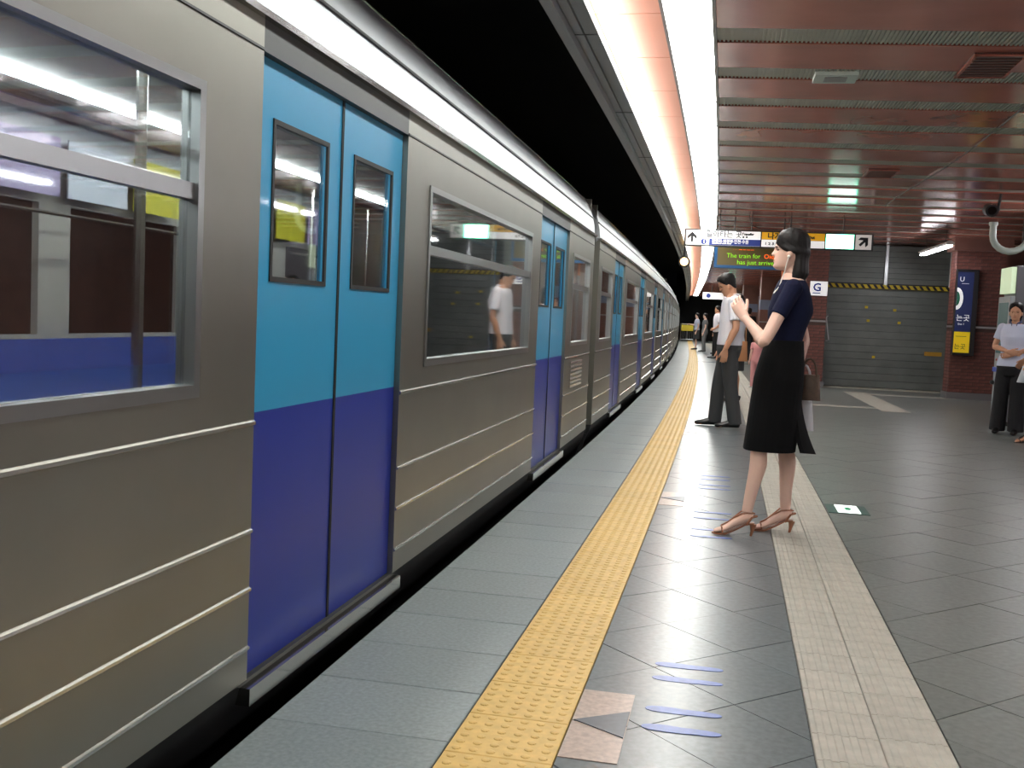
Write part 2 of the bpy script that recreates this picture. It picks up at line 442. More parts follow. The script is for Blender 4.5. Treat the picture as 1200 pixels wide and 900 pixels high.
MB().box(7.44, 7.70, .46, .75, ZC-.02, ZC+.02).build('housing', M_pipe, e, bevel=.006)
MB().box(7.50, 7.64, .53, .68, ZC-.024, ZC-.019).build('grille', M_soffit, e)
tag(MB().tube([A(s, 2.09-.03*math.sin(s), ZC-.012) for s in [8.0+.4*i for i in range(19)]], .007, 6).build('ceiling_cable', M_frame), 'thin dark cable running along the glossy ceiling towards the shutter', 'cable')

# ================================================================== TRAIN
def car(sA, sB, doors, label, detail=True):
    mid = (sA+sB)/2
    e = empty('subway_car', A(mid, -2.68, -1.32), label, 'train', 'cars of the silver subway train')
    DO, DI = D_TR, D_TR-.045; DF = -4.05
    HW = .65
    seg = .55
    # intervals between doors
    iv = []; p = sA+.02
    for c in doors: iv.append((p, c-HW)); p = c+HW
    iv.append((p, sB-.02))
    for a, b in iv:
        lp = MB().box(a, b, DI, DO, .1, .93, seg).build('side_panel', M_steel, e)
        for z, r in ((.836, .011), (.53, .009), (.363, .009), (.194, .009)):
            MB().prof(a+.002, b-.002, [(DO-.004, z-r), (DO+.007, z-.4*r), (DO+.007, z+.4*r), (DO-.004, z+r)], seg).build('rib', M_steel2, lp)
        if abs(b-gB) < .6:
            for q in range(7): MB().prof(a+.35, a+1.05, [(DO-.002, .57+q*.034), (DO+.008, .575+q*.034), (DO+.008, .59+q*.034), (DO-.002, .595+q*.034)], seg).build('louvre', M_steel2, lp)
        up = MB().box(a, b, DI, DO, 1.705, 1.945, seg).build('upper_panel', M_steel, e)
        MB().prof(a+.002, b-.002, [(DO-.003, 1.858), (DO+.004, 1.861), (DO+.004, 1.867), (DO-.003, 1.87)], seg).build('seam', M_frame, up)
        L = b-a
        if L > 1.0:
            pw = .32 if L > 2 else .25
            wa, wb = a+pw, b-pw
            for x0, x1 in ((a, wa), (wb, b)): MB().box(x0, x1, DI, DO, .93, 1.705, seg).build('pillar', M_steel, e)
            wn = MB()
            for z0, z1 in ((.93, .962), (1.68, 1.705)): wn.box(wa, wb, DI, DO+.006, z0, z1, seg)
            for x0, x1 in ((wa, wa+.028), (wb-.028, wb)): wn.box(x0, x1, DI, DO+.006, .962, 1.68, seg)
            wf = wn.build('window_frame', M_alu, e)
            MB().box(wa+.028, wb-.028, DI+.01, DO-.004, 1.415, 1.455, seg).build('window_bar', M_alu, wf)
            MB().box(wa+.028, wb-.028, DO-.03, DO-.022, .962, 1.415, seg).build('pane', M_glass, wf)
            MB().box(wa+.028, wb-.028, DO-.026, DO-.018, 1.455, 1.68, seg).build('pane', M_glass, wf)
        else:
            MB().box(a, b, DI, DO, .93, 1.705, seg).build('pillar', M_steel, e)
    for c in doors:
        MB().box(c-HW, c+HW, DI, DO, 1.86, 1.945, seg).build('door_lintel', M_frame, e)
        MB().box(c-HW-.03, c+HW+.03, DI-.02, DO+.025, .035, .085, seg).build('door_sill', M_steel2, e)
        for sg in (-1, 1):
            x0, x1 = (c-HW+.004, c-.004) if sg < 0 else (c+.004, c+HW-.004)
            lf = MB().box(x0, x1, DO-.05, DO-.022, .09, .86, seg).build('door_leaf', M_indigo, e)
            ub = MB()
            ub.box(x0, x1, DO-.05, DO-.022, .86, 1.235, seg); ub.box(x0, x1, DO-.05, DO-.022, 1.70, 1.858, seg)
            ub.box(x0, x0+.11, DO-.05, DO-.022, 1.235, 1.70); ub.box(x1-.11, x1, DO-.05, DO-.022, 1.235, 1.70)
            tag(ub.build('upper_leaf', M_sky, lf), 'sky blue upper half of the door')
            gk = MB()
            gk.box(x0+.11, x1-.11, DO-.026, DO-.018, 1.235, 1.25); gk.box(x0+.11, x1-.11, DO-.026, DO-.018, 1.685, 1.70)
            gk.box(x0+.11, x0+.125, DO-.026, DO-.018, 1.235, 1.70); gk.box(x1-.125, x1-.11, DO-.026, DO-.018, 1.235, 1.70)
            gk.build('gasket', M_rubber, lf)
            MB().box(x0+.12, x1-.12, DO-.042, DO-.034, 1.24, 1.695).build('pane', M_glass, lf)
            ex = c-.008 if sg < 0 else c+.002
            MB().box(ex, ex+.006, DO-.05, DO-.018, .09, 1.858).build('edge_seal', M_rubber, lf)
    # cant rail, roof
    MB().prof(sA+.02, sB-.02, [(DO-.04, 1.945), (DO+.022, 1.945), (DO+.026, 1.962), (DO+.01, 1.972), (DO-.04, 1.972)], seg).build('drip_rail', M_steel2, e)
    rp = [(DO-.002, 1.972), (DO-.012, 2.06), (DO-.035, 2.16), (DO-.075, 2.25), (DO-.13, 2.32), (DO-.2, 2.366)]
    cx = (DO+DF)/2
    rp2 = rp+[(DO-.5, 2.45), (DO-1.0, 2.50), (cx, 2.51)]
    full = rp2+[(2*cx-d, z) for d, z in rp2[-2::-1]]
    inner = [(cx+(d-cx)*.97, z-.045) for d, z in full]
    MB().prof(sA+.02, sB-.02, full+inner[::-1], seg).build('roof', M_roof, e, smooth=35)
    MB().prof(sA+.02, sB-.02, [(DO-.026, 2.118), (DO-.016, 2.118), (DO-.02, 2.13), (DO-.03, 2.13)], seg).build('roof_seam', M_frame, e)
    MB().rod(sA+.02, sB-.02, DO-.205, 2.375, .016, 8, seg).build('roof_rail', M_steel2, e, smooth=True)
    # underframe and skirt
    MB().prof(sA+.02, sB-.02, [(DO-.003, .1), (DO-.02, .03), (DO-.06, -.05), (DO-.1, -.25), (DF+.1, -.25), (DF+.003, .1)], seg).build('skirt', M_under, e, smooth=30)
    for bs in (sA+2.2, sB-2.2):
        b = MB()
        for dx in (-1.05, 1.05):
            for sd in (cx-.75, cx+.75):
                O = A(bs+dx, sd, -.75); t = heading(bs+dx); ax = Vector((math.cos(t), math.sin(t), 0)); b.tube([O-ax*.06, O+ax*.06], .43, 20)
        b.box(bs-1.5, bs+1.5, cx-1.0, cx-.85, -1.0, -.7); b.box(bs-1.5, bs+1.5, cx+.85, cx+1.0, -1.0, -.7); b.box(bs-.3, bs+.3, cx-1, cx+1, -.9, -.26)
        b.build('bogie', M_under, e)
    # far side and ends
    b = MB(); b.box(sA+.02, sB-.02, DF, DF+.045, .1, .93, seg); b.box(sA+.02, sB-.02, DF, DF+.045, 1.705, 1.97, seg)
    s_ = sA+.02
    while s_ < sB-1.3: b.box(s_, s_+.3, DF, DF+.045, .93, 1.705); s_ += 1.6
    b.box(sB-.35, sB-.02, DF, DF+.045, .93, 1.705); b.build('far_wall', M_int, e)
    for x in (sA+.02, sB-.06):
        b = MB(); b.box(x, x+.04, DF+.05, cx-.5, 0, 2.3); b.box(x, x+.04, cx+.5, DI, 0, 2.3); b.box(x, x+.04, cx-.5, cx+.5, 1.95, 2.4); b.build('end_wall', M_steel, e)
    for g0, g1 in ((sB-.02, sB+.17), (sA-.17, sA+.02)): MB().prof(g0, g1, [(cx-.6, 0), (cx+.6, 0), (cx+.6, 2.1), (cx-.6, 2.1)]).build('gangway', M_rubber, e)
    # interior
    MB().box(sA+.06, sB-.06, DF+.05, DI-.005, .0, .05, seg).build('car_floor', M_floor_in, e)
    MB().box(sA+.06, sB-.06, DF+.2, DO-.28, 2.18, 2.2, seg).build('car_ceiling', M_int, e)
    for d in (cx-.55, cx+.55):
        MB().rod(sA+.4, sB-.4, d, 2.155, .018, 6, 1).build('interior_tube', M_cartube, e)
    for a, b_ in iv:
        if b_-a < 1.4: continue
        for dd in (0, 1):
            d0, d1 = ((DI-.48, DI-.01) if dd else (DF+.05, DF+.52))
            back = (DI-.10, DI-.02) if dd else (DF+.06, DF+.14)
            st = MB().box(a+.1, b_-.1, d0, d1, .40, .50, seg).build('bench_seat', M_seat, e)
            MB().box(a+.1, b_-.1, back[0], back[1], .50, .905, seg).build('bench_back', M_seat, st)
            MB().box(a+.1, b_-.1, d0+.05, d1-.05, .05, .4, seg).build('bench_base', M_int, st)
            dk = DI-.26 if dd else DF+.3
            MB().rod(a+.1, b_-.1, dk, 1.62, .012, 6, seg).build('luggage_rail', M_steel2, e)
            for pp in (a+.1, b_-.1): MB().tube([A(pp, dk-.0 if dd else dk+.2, .05), A(pp, dk if dd else dk+.2, 2.18)], .016, 8).build('grab_pole', M_steel2, e)
        if detail:
            x = a+.15; i = 0
            while x < b_-.75:
                MB().box(x, x+.62, DF+.15, DF+.16, 1.74, 2.08).build('advert', (M_ad_y, M_ad_p, M_ad_w)[i % 3], e); x += .7; i += 1
    return e
gB = 10.15; CL = 17.45
car(-2.6, gB-.2, (-.94, 3.33, 7.66), 'nearest silver subway car with sky blue and indigo doors beside the camera')
ordn = ('second silver subway car from the camera with blue doors', 'third silver subway car from the camera, seen very foreshortened', 'fourth silver subway car from the camera, near the far bend', 'farthest silver subway car, vanishing around the bend')
for i in range(4):
    a = gB+.5*0+CL*i
    car(a+.2, a+CL-.2, tuple(a+2.51+4.15*j for j in range(4)), ordn[i], detail=(i == 0))

# rails
for d, lb in ((-1.98, 'steel running rail under the near side of the train'), (-3.42, 'steel running rail under the far side of the train')):
    tag(MB().prof(S0, 90, [(d-.06, -1.32), (d+.06, -1.32), (d+.05, -1.30), (d+.01, -1.29), (d+.01, -1.31+.1), (d+.034, -1.2), (d+.034, -1.18), (d-.034, -1.18), (d-.034, -1.2), (d-.01, -1.21), (d-.01, -1.29), (d-.05, -1.30)], 1).build('running_rail', M_steel2), lb, 'rail', 'rails of the track')
# ================================================================== PROPS
# ---- hanging direction sign
O, EX, EZ = frame(17.0, -.70, 2.40)
SGN = -.06  # half thickness
e = empty('direction_sign', A(17, .75, 2.40), 'long hanging direction sign with up arrow, blue band and yellow way out section', 'sign')
SH = .27
W = lambda px: (px-803)/75.6
quad(O, EX, EZ, 0, 2.9, 0, SH, .06, .12).build('housing', M_frame, e, bevel=.006)
F = .0615
def face(x0, x1, z0, z1, m, name='panel', off=F): return quad(O, EX, EZ, x0, x1, z0, z1, off, .004).build(name, m, e)
face(.03, W(893), .02, SH-.02, M_signw, 'white_panel')
face(W(833), W(893), .022, .125, M_signb, 'blue_band', F+.003)
face(W(894.5), W(967), .135, SH-.02, M_signy, 'yellow_panel')
face(W(894.5), W(967), .02, .131, M_signw, 'exit_number_panel')
face(W(968.5), W(1000), .025, SH-.025, M_exit, 'exit_surround')
face(W(970), W(998.5), .04, SH-.04, M_exitw, 'exit_light', F+.004)
face(W(1002), W(1020), .02, SH-.02, mat('sign_pale', (206, 200, 196), .4, emit=((206, 200, 196), .3)), 'arrow_panel')
def arrow(cx, cz, h, ang, m):
    sh = [(-.17, -.5), (.17, -.5), (.17, .1), (.48, -.18), (.48, .12), (0, .55), (-.48, .12), (-.48, -.18), (-.17, .1)]
    ca, sa = math.cos(ang), math.sin(ang)
    left = [(-.12, -.5), (.12, -.5), (.12, .45), (-.12, .45)]
    for shp in (left, [(0, .58), (0, .2), (.5, -.24), (.5, .1)], [(0, .58), (-.5, .1), (-.5, -.24), (0, .2)]):
        poly(O, EX, EZ, [(cx+h*(x*ca-y*sa), cz+h*(x*sa+y*ca)) for x, y in shp], F+.005).build('arrow', m, e)
arrow(W(812.5), .14, .15, 0, M_signk); arrow(W(1011), .14, .16, -math.pi/4, M_signk)
def T(body, size, px, z, m, **k): return text(body, size, O+EX*W(px)+EZ*z, EX, EZ, m, e, off=F+.005, **{**dict(bold=.0035), **k})
T('갈아타는 곳', .115, 829, .155, M_signg)
T('Transfer', .055, 871, .19, M_signk); T('■   ■', .03, 872, .15, M_signk)
poly(O, EX, EZ, [(W(826.5)+.045*math.cos(a*math.pi/8), .075+.045*math.sin(a*math.pi/8)) for a in range(16)], F+.005).build('line_number_disc', M_signb, e)
T('1', .07, 825.6, .052, M_signw).location += EX.cross(EZ)*.004
T('청량리·의정부·인천·수원', .072, 836, .058, M_signw, xs=.8, bold=.001).location += EX.cross(EZ)*.004
T('━━  ━━  ━━  ━━', .035, 837, .035, M_signw, xs=.85).location += EX.cross(EZ)*.004
T('나가는 곳', .115, 901, .15, M_signk); T('Way Out', .06, 938, .165, M_signk)
T('1 2 3 4 5 6 7 8', .06, 898, .05, M_signg, xs=1.2)
for d in (-.15, .35, .95, 1.75): MB().tube([A(17, d, 2.67), A(17, d, ZC+.01)], .012, 6).build('hanger', M_frame, e)
MB().tube([A(16.95, .3, ZC), A(16.95, .34, 2.75), A(16.95, .5, 2.70), A(16.95, .75, 2.69)], .008, 6).build('power_cable', M_frame, e)
# ---- LED train board
O2, EX2, EZ2 = frame(17.7, -.21, 2.10)
e2 = empty('led_board', A(17.7, .5, 2.10), 'blue framed LED train board under the direction sign', 'display')
quad(O2, EX2, EZ2, 0, 1.42, 0, .36, .08, .16).build('housing', M_ledf, e2, bevel=.008)
quad(O2, EX2, EZ2, .05, 1.37, .05, .34, .083, .004).build('screen', M_led, e2)
def T2(body, size, x, z, m): return text(body, size, O2+EX2*x+EZ2*z, EX2, EZ2, m, e2, off=.086, xs=1.0)
T2('The train for', .105, .2, .175, M_ledg); T2('Oido', .105, .80, .175, M_ledo); T2('has just arrived', .105, .37, .07, M_ledg); T2('· · ·  ━ ━ ━ ━', .05, .3, .29, M_ledo)
for d in (.1, .9): MB().tube([A(17.75, d, 2.46), A(17.75, d, ZC+.01)], .015, 6).build('hanger', M_frame, e2)
# ---- rolling shutter across the stair entrance
e = empty('rolling_shutter', A(22.1, 3.35, 0), 'grey slatted rolling shutter closed across the stair entrance', 'shutter')
z = .03
while z < 2.0:
    MB().add([A(22, 2.1, z), A(22, 4.62, z), A(22, 4.62, z+.135), A(22, 2.1, z+.135), A(22.03, 2.1, z-.004), A(22.03, 4.62, z-.004), A(22.03, 4.62, z+.139), A(22.03, 2.1, z+.139)],
        [(0, 1, 2, 3), (4, 5, 6, 7), (0, 1, 5, 4), (1, 2, 6, 5), (2, 3, 7, 6), (3, 0, 4, 7)]).build('slat', M_shut, e); z += .142
z = 2.13
while z < 2.86:
    for a, b in ((2.1, 3.18), (3.24, 4.42)): MB().box(22.0, 22.03, a, b, z, z+.10).build('upper_slat', M_shut, e)
    z += .108
MB().box(22.02, 22.1, 2.05, 4.66, .02, 2.9).build('backing', M_frame, e)
for a in (2.05, 4.62): MB().box(21.94, 22.06, a, a+.05, 0, 2.9).build('guide_rail', M_alu, e)
MB().box(21.95, 22.05, 3.18, 3.24, 2.1, 2.9).build('mullion', M_alu, e)
MB().box(21.95, 22.05, 4.42, 4.47, 2.1, 2.9).build('mullion', M_white_p, e)
MB().box(21.99, 22.03, 4.48, 4.62, 2.12, 2.9).build('side_panel', M_shut, e)
MB().box(21.98, 22.02, 4.49, 4.61, 2.13, 2.25).build('green_poster', M_greenp, e)
hz = MB().box(21.90, 21.96, 2.0, 4.66, 2.02, 2.10).build('hazard_bar', M_hy, e)
b = MB(); x = 2.02
while x < 4.58:
    b.loft([[A(sx, x+o, zz) for o, zz in ((0, 2.022), (.055, 2.022), (.0, 2.098), (-.055, 2.098))] for sx in (21.895, 21.90)]); x += .125
tag(b.build('black_stripes', M_hk, hz), kind='stuff')
MB().box(21.985, 22.0, 4.05, 4.38, .72, .80).build('caution_label', mat('caution_orange', (196, 150, 50), .6), e)
for d, z in ((2.85, 1.62), (3.4, 1.58), (2.9, 1.35), (3.5, 1.33), (3.05, .62)): MB().box(21.99, 22.0, d, d+.06, z, z+.05).build('sticker', M_hy, e)
# ---- brick pillars
def brick_me(l): return MB().add([(x, y, z) for z in (-.026, .026) for x, y in ((-l/2, -.01), (l/2, -.01), (l/2, .02), (-l/2, .02))], [(0, 3, 2, 1), (4, 5, 6, 7), (0, 1, 5, 4), (1, 2, 6, 5), (2, 3, 7, 6), (3, 0, 4, 7)]).mesh('brick')
BF = brick_me(.2); BH = brick_me(.1)
def pillar(s0, s1, d0, d1, label, bricks=True, top=ZC, side=True):
    e = empty('brick_pillar', A((s0+s1)/2, (d0+d1)/2, 0), label, 'pillar', 'brick pillars of the platform')
    MB().box(s0, s1, d0, d1, 0, top).build('core', M_mortar, e)
    MB().box(s0-.03, s1, d0-.03, d1+.03, 0, .12).build('plinth', M_soffit, e)
    MB().box(s0-.02, s1, d0-.012, d1+.012, 1.30, 1.335).build('metal_band', M_alu, e)
    if not bricks: return e
    t = heading(s0); bl = base(e); z = .155; row = 0
    while z < top-.03:
        if not 1.26 < z < 1.37:
            x = d0+.002; first = row % 2
            while x < d1-.04:
                l = .1 if (first and x < d0+.01) or d1-x < .19 else .2
                o = link('brick', BF if l > .15 else BH, M_brick, e); o.location = A(s0, x+l/2, z)-bl; o.rotation_euler = (0, 0, t); x += l+.01
            if side and s1-s0 > .15:
                y = s0+.005
                while y < s1-.04:
                    l = .2 if s1-y > .2 else .1
                    o = link('brick', BF if l > .15 else BH, M_brick, e); o.location = A(y+l/2, d0, z)-bl; o.rotation_euler = (0, 0, t-math.pi/2); y += l+.01
        z += .062; row += 1
    return e
pillar(20.06, 20.5, 4.12, 4.95, 'red brick pillar carrying the tall navy light box beside the shutter')
MB().box(20.0, 20.6, 4.05, 5.05, ZC-.22, ZC).build('capital', M_brickw, bpy.data.objects['brick_pillar'])
pillar(21.4, 22.0, 1.62, 2.04, 'red brick pillar at the left end of the shutter behind the woman', side=False)
for s, d0, d1, lb in ((38, 1.72, 2.42, 'brown brick pillar with a grey blue band behind the bowed man'), (46, 1.5, 2.1, 'second brown pillar in the distance past the bowed man'), (54, 1.3, 1.9, 'farthest brown pillar along the platform'), (31, 2.35, 2.9, 'brown pillar half hidden behind the woman\'s back')):
    p = pillar(s, s+.6, d0, d1, lb, bricks=False)
    MB().box(s-.015, s+.6, d0-.015, d1+.015, .12, ZC).build('cladding', M_brickw, p)
    MB().box(s-.03, s+.6, d0-.03, d1+.03, 1.75, 2.1).build('sign_band', mat('band_blue_grey', (120, 132, 156), .4), p)
tag(MB().box(22.1, SEND, 3.3, 3.5, 0, ZC, seg=2).build('wall_stair', M_brickw), kind='structure')
tag(MB().box(22.12, 22.3, 2.04, 3.3, 0, ZC).build('wall_stair_front', M_brickw), kind='structure')
tag(MB().box(22.1, 22.3, 4.66, D_RIGHT, 0, ZC).build('wall_stair_side', M_brickw), kind='structure')
e = empty('standing_pole', A(29, 1.72, 0), 'thin vertical pole with an orange glint behind the woman\'s chin', 'pole')
MB().tube([A(29, 1.72, 0), A(29, 1.72, ZC)], .05, 12).build('shaft', M_alu, e, smooth=True); MB().tube([A(29, 1.72, 0), A(29, 1.72, .05)], .09, 12).build('foot', M_alu, e)
MB().tube([A(28.96, 1.70, 2.35), A(28.96, 1.70, 2.8)], .035, 8).build('orange_band', mat('orange_band', (232, 120, 50), .5), e)
O3, EX3, EZ3 = frame(21.36, 1.70, 1.82)
e = empty('wall_sign', A(21.36, 1.85, 1.82), 'small white sign with a blue letter G on the pillar by the shutter', 'sign')
quad(O3, EX3, EZ3, 0, .33, 0, .28, .0, .03).build('plate', M_signw, e)
text('G', .22, O3+EX3*.05+EZ3*.09, EX3, EZ3, M_signb, e, off=.002, bold=.006); quad(O3, EX3, EZ3, .05, .2, .04, .06, .003).build('underline', M_signb, e)
tag(MB().tube([A(21.9, 2.14, 1.45), A(21.86, 2.10, 1.40), A(21.86, 2.17, .95), A(21.9, 2.12, .93)], .014, 6).build('handle_bar', M_white_p), 'white bent handle bar at the left edge of the shutter', 'handle')
# ---- navy light box on the pillar
O4, EX4, EZ4 = frame(19.98, 4.115, .80)
e = empty('light_box', A(19.95, 4.28, .8), 'tall navy light box with yellow foot hung on the brick pillar', 'sign')
quad(O4, EX4, EZ4, 0, .37, 0, 1.55, .06, .12).build('housing', M_frame, e, bevel=.008)
quad(O4, EX4, EZ4, .008, .28, .43, 1.5, .063).build('navy_panel', M_navy, e); quad(O4, EX4, EZ4, .008, .28, .05, .425, .063).build('yellow_panel', M_lby, e)
poly(O4, EX4, EZ4, [(.01+.11*math.sin(a*math.pi/12), 1.02+.2*math.cos(a*math.pi/12)) for a in range(13)], .066).build('white_oval', M_signw, e)
poly(O4, EX4, EZ4, [(.01+.055*math.sin(a*math.pi/12), 1.02+.13*math.cos(a*math.pi/12)) for a in range(13)], .069).build('green_oval', mat('green_ink', (30, 110, 80), .5), e)
def T4(body, size, x, z, m): return text(body, size, O4+EX4*x+EZ4*z, EX4, EZ4, m, e, off=.066)
T4('는곳', .13, .02, .63, M_signw); T4('U', .12, .04, 1.33, M_signw); T4('line 1', .05, .06, .55, M_signw); T4('━━', .06, .08, 1.27, M_signw)
T4('는곳', .11, .02, .12, M_signk); T4('━━━', .06, .04, .32, M_signk)
# ---- kiosk / vending machine at the right
e = empty('vending_machine', A(14.78, 4.0, 0), 'tall grey vending machine with a green lit panel behind the waiting women', 'machine')
MB().box(14.5, 15.05, 3.66, 4.5, .06, 2.1).build('cabinet', M_kiosk, e, bevel=.015)
MB().box(14.5, 15.05, 3.60, 3.66, .06, 1.70).build('front_door', M_kioskl, e, bevel=.006)
MB().box(14.56, 15.0, 3.595, 3.60, .95, 1.62).build('display_window', mat('display_teal', (120, 150, 150), .15), e)
MB().box(14.52, 15.03, 3.60, 3.66, 1.74, 2.08).build('lit_panel', M_green, e)
MB().box(14.55, 15.0, 3.57, 3.60, .70, .76).build('blue_handle', mat('handle_blue', (40, 80, 190), .4), e)
MB().ell(A(15.0, 3.58, .55), (.03, .03, .03)).build('lock_knob', M_frame, e, smooth=True)
for i in range(5): MB().ell(A(14.58+i*.09, 3.60, .86), (.012, .025, .018), 8, 5).build('button', mat('button_red', (180, 60, 50), .4), e)
for x in (14.58, 14.97):
    for y in (3.7, 4.4): MB().tube([A(x, y, 0), A(x, y, .07)], .03, 8).build('foot', M_frame, e)
# ---- security camera and U pipe
e = empty('security_camera', A(13.6, 3.08, 2.69), 'black security camera under the ceiling at the right edge', 'camera')
c = A(13.6, 3.08, 2.69)
MB().tube([c+Vector((-.02, -.12, -.01)), c+Vector((.0, .16, .03))], .075, 16).build('housing', M_frame, e, smooth=40)
MB().tube([c+Vector((-.025, -.14, -.012)), c+Vector((-.021, -.115, -.01))], .05, 16).build('lens', mat('lens', (8, 8, 10), .08), e)
MB().tube([c+Vector((0, .1, .02)), c+Vector((.1, .12, .02)), c+Vector((.12, .12, .25))], .02, 8).build('bracket', M_frame, e)
e = empty('u_pipe', A(14.0, 3.4, 2.3), 'pale U shaped pipe hanging from the ceiling beside the security camera', 'pipe')
pts = [A(14.05, 3.22, 2.58)]+[A(14.05, 3.43-.21*math.cos(a*math.pi/10), 2.44-.2*math.sin(a*math.pi/10)) for a in range(11)]+[A(14.05, 3.64, ZC+.01)]
MB().tube(pts, .042, 12).build('bend', M_pipe, e, smooth=60)
MB().tube([A(14.05, 3.22, 2.56), A(14.05, 3.22, 2.60)], .055, 12).build('end_collar', M_pipe, e)
MB().tube([A(14.05, 3.58, 2.3), A(14.05, 3.58, ZC+.01)], .012, 6).build('conduit', M_frame, e)
# ---- hanging tube lamps of the concourse
def lamp(s, d, label, z=2.62):
    e = empty('tube_lamp', A(s, d, z), label, 'lamp', 'hanging tube lamps of the concourse')
    MB().prof(s-1.15, s+1.15, [(d-.07, z+.06), (d-.02, z+.10), (d+.02, z+.10), (d+.07, z+.06), (d+.05, z+.03), (d-.05, z+.03)]).build('reflector', M_white_p, e)
    for o in (-.03, .03): MB().rod(s-1.12, s+1.12, d+o, z+.012, .016, 8).build('tube', M_tube, e)
    for q in (-.8, .8): MB().tube([A(s+q, d, z+.09), A(s+q, d, ZC+.012)], .008, 6).build('hanger', M_frame, e)
lamp(19.5, 3.62, 'lit tube lamp hanging in front of the shutter beside the pillar')
lamp(14.5, 4.15, 'lit tube lamp hanging over the vending machine at the right edge')
for i, (s, d) in enumerate(((11.0, 4.3), (7.5, 4.3), (4.0, 4.3), (.5, 4.3), (11.0, 6.4), (7.0, 6.4), (3.0, 6.4))):  # lamp rows out of view, added to brighten the right side
    lamp(s, d, ('added unseen tube lamp of the right hand fill row, %s from the vending machine' % ('first', 'second', 'third', 'fourth')[i]) if i < 4 else 'added unseen tube lamp of the far right fill row, %s from the shutter' % ('first', 'second', 'third')[i-4])
# ---- amber signal lamp, distant signs, end fence
e = empty('signal_lamp', A(20, -.76, 2.3), 'round amber signal lamp under the edge fascia', 'lamp')
c = A(20, -.76, 2.32); MB().tube([c, c+Vector((0, .1, 0))], .11, 16).build('housing', M_frame, e); MB().ell(c, (.075, .035, .075), 14, 8).build('lens', M_amber, e, smooth=True)
MB().tube([c+Vector((0, .05, .1)), c+Vector((0, .05, .29))], .02, 6).build('stem', M_frame, e)
O5, EX5, EZ5 = frame(48, -.2, 2.28)
e = empty('distant_sign', A(48, .5, 2.28), 'small lit white sign hanging far down the platform', 'sign')
quad(O5, EX5, EZ5, 0, 1.7, 0, .3, .05, .1).build('housing', M_signw, e); poly(O5, EX5, EZ5, [(.25+.1*math.cos(a*math.pi/8), .15+.1*math.sin(a*math.pi/8)) for a in range(16)], .054).build('roundel', M_signb, e)
for d in (.2, 1.1): MB().tube([A(48, d, 2.58), A(48, d, ZC+.01)], .02, 6).build('hanger', M_frame, e)
O6, EX6, EZ6 = frame(52, 1.02, 2.45)
e = empty('green_exit_sign', A(52, 1.15, 2.45), 'tiny green lit exit sign far beyond the bowed man', 'sign')
quad(O6, EX6, EZ6, 0, .36, 0, .2, .03, .06).build('housing', M_exit, e); MB().tube([A(52, 1.2, 2.65), A(52, 1.2, ZC+.01)], .02, 6).build('hanger', M_frame, e)
e = empty('end_fence', A(66, -.8, 0), 'low metal fence with a yellow board at the platform end', 'fence')
for d in (-1.15, -.75, -.35): MB().tube([A(66, d, 0), A(66, d, 1.1)], .03, 6).build('post', M_alu, e)
for z in (.12, 1.08): MB().tube([A(66, -1.15, z), A(66, -.35, z)], .025, 6).build('rail', M_alu, e)
for i in range(6): MB().tube([A(66, -1.05+i*.12, .12), A(66, -1.05+i*.12, .6)], .012, 5).build('bar', M_alu, e)
MB().box(65.95, 65.98, -1.12, -.38, .65, 1.02).build('yellow_board', M_ylfence, e)
# ---- lit exit marker set in the floor
e = empty('floor_exit_marker', A(7.0, .8, 0), 'lit white exit marker tile set in the floor behind the woman', 'floor marker')
MB().box(6.84, 7.16, .675, .93, .0005, .004).build('surround', mat('marker_green', (50, 84, 76), .4), e)
MB().box(6.86, 7.14, .735, .875, .004, .007).build('lit_plate', mat('floor_lit', (250, 255, 252), .3, emit=((245, 255, 250), .9)), e)
tile_prism(MB(), [(6.95, .79), (7.03, .785), (7.05, .81), (7.02, .83), (6.95, .82)], .009).build('running_figure', mat('exit_green', (60, 170, 120), .4), e)

# ================================================================== PEOPLE
def lerp_tab(tab, x):
    if x <= tab[0][0]: return tab[0][1:]
    for a, b in zip(tab, tab[1:]):
        if x <= b[0]:
            t = (x-a[0])/(b[0]-a[0]); return tuple(p+(q-p)*t for p, q in zip(a[1:], b[1:]))
    return tab[-1][1:]
HEAD = [(0, .066, .0, .020), (.04, .081, -.018, .036), (.10, .086, -.035, .047), (.20, .086, -.05, .056), (.30, .086, -.065, .062), (.40, .087, -.078, .067), (.50, .088, -.088, .071), (.60, .092, -.094, .074), (.70, .090, -.095, .075), (.80, .082, -.088, .071), (.86, .074, -.08, .065), (.91, .061, -.067, .055), (.95, .046, -.052, .042), (.98, .030, -.036, .028), (1.0, .008, -.016, .012)]
NOSE = [(.30, 0), (.325, .006), (.36, .019), (.39, .023), (.44, .015), (.50, .009), (.56, .003), (.6, 0)]
def gs(x, s): return math.exp(-(x/s)**2/2)
def head_pt(t, ph, k=1.0, face=True):
    xf, xb, w_ = lerp_tab(HEAD, t); xc, a = (xf+xb)/2, (xf-xb)/2
    c, s_ = math.cos(ph), math.sin(ph)
    r = 1.0
    x = xc+a*math.copysign(abs(c)**.9, c); y = w_*math.copysign(abs(s_)**.9, s_)
    if face:
        p = (ph+math.pi) % (2*math.pi)-math.pi
        x += lerp_tab(NOSE, t)[0]*gs(p, .15)
        x -= .009*gs(abs(p)-.40, .17)*gs(t-.505, .035)
        x += .004*gs(t-.6, .03)*gs(p, .5)
        x += (.006*gs(t-.255, .016)+.006*gs(t-.205, .018)-.002*gs(t-.23, .006)-.003*gs(t-.15, .02))*gs(p, .27)
        x += .005*gs(t-.07, .03)*gs(p, .3)
    return Vector((x*k, y*k, t*.225*k))
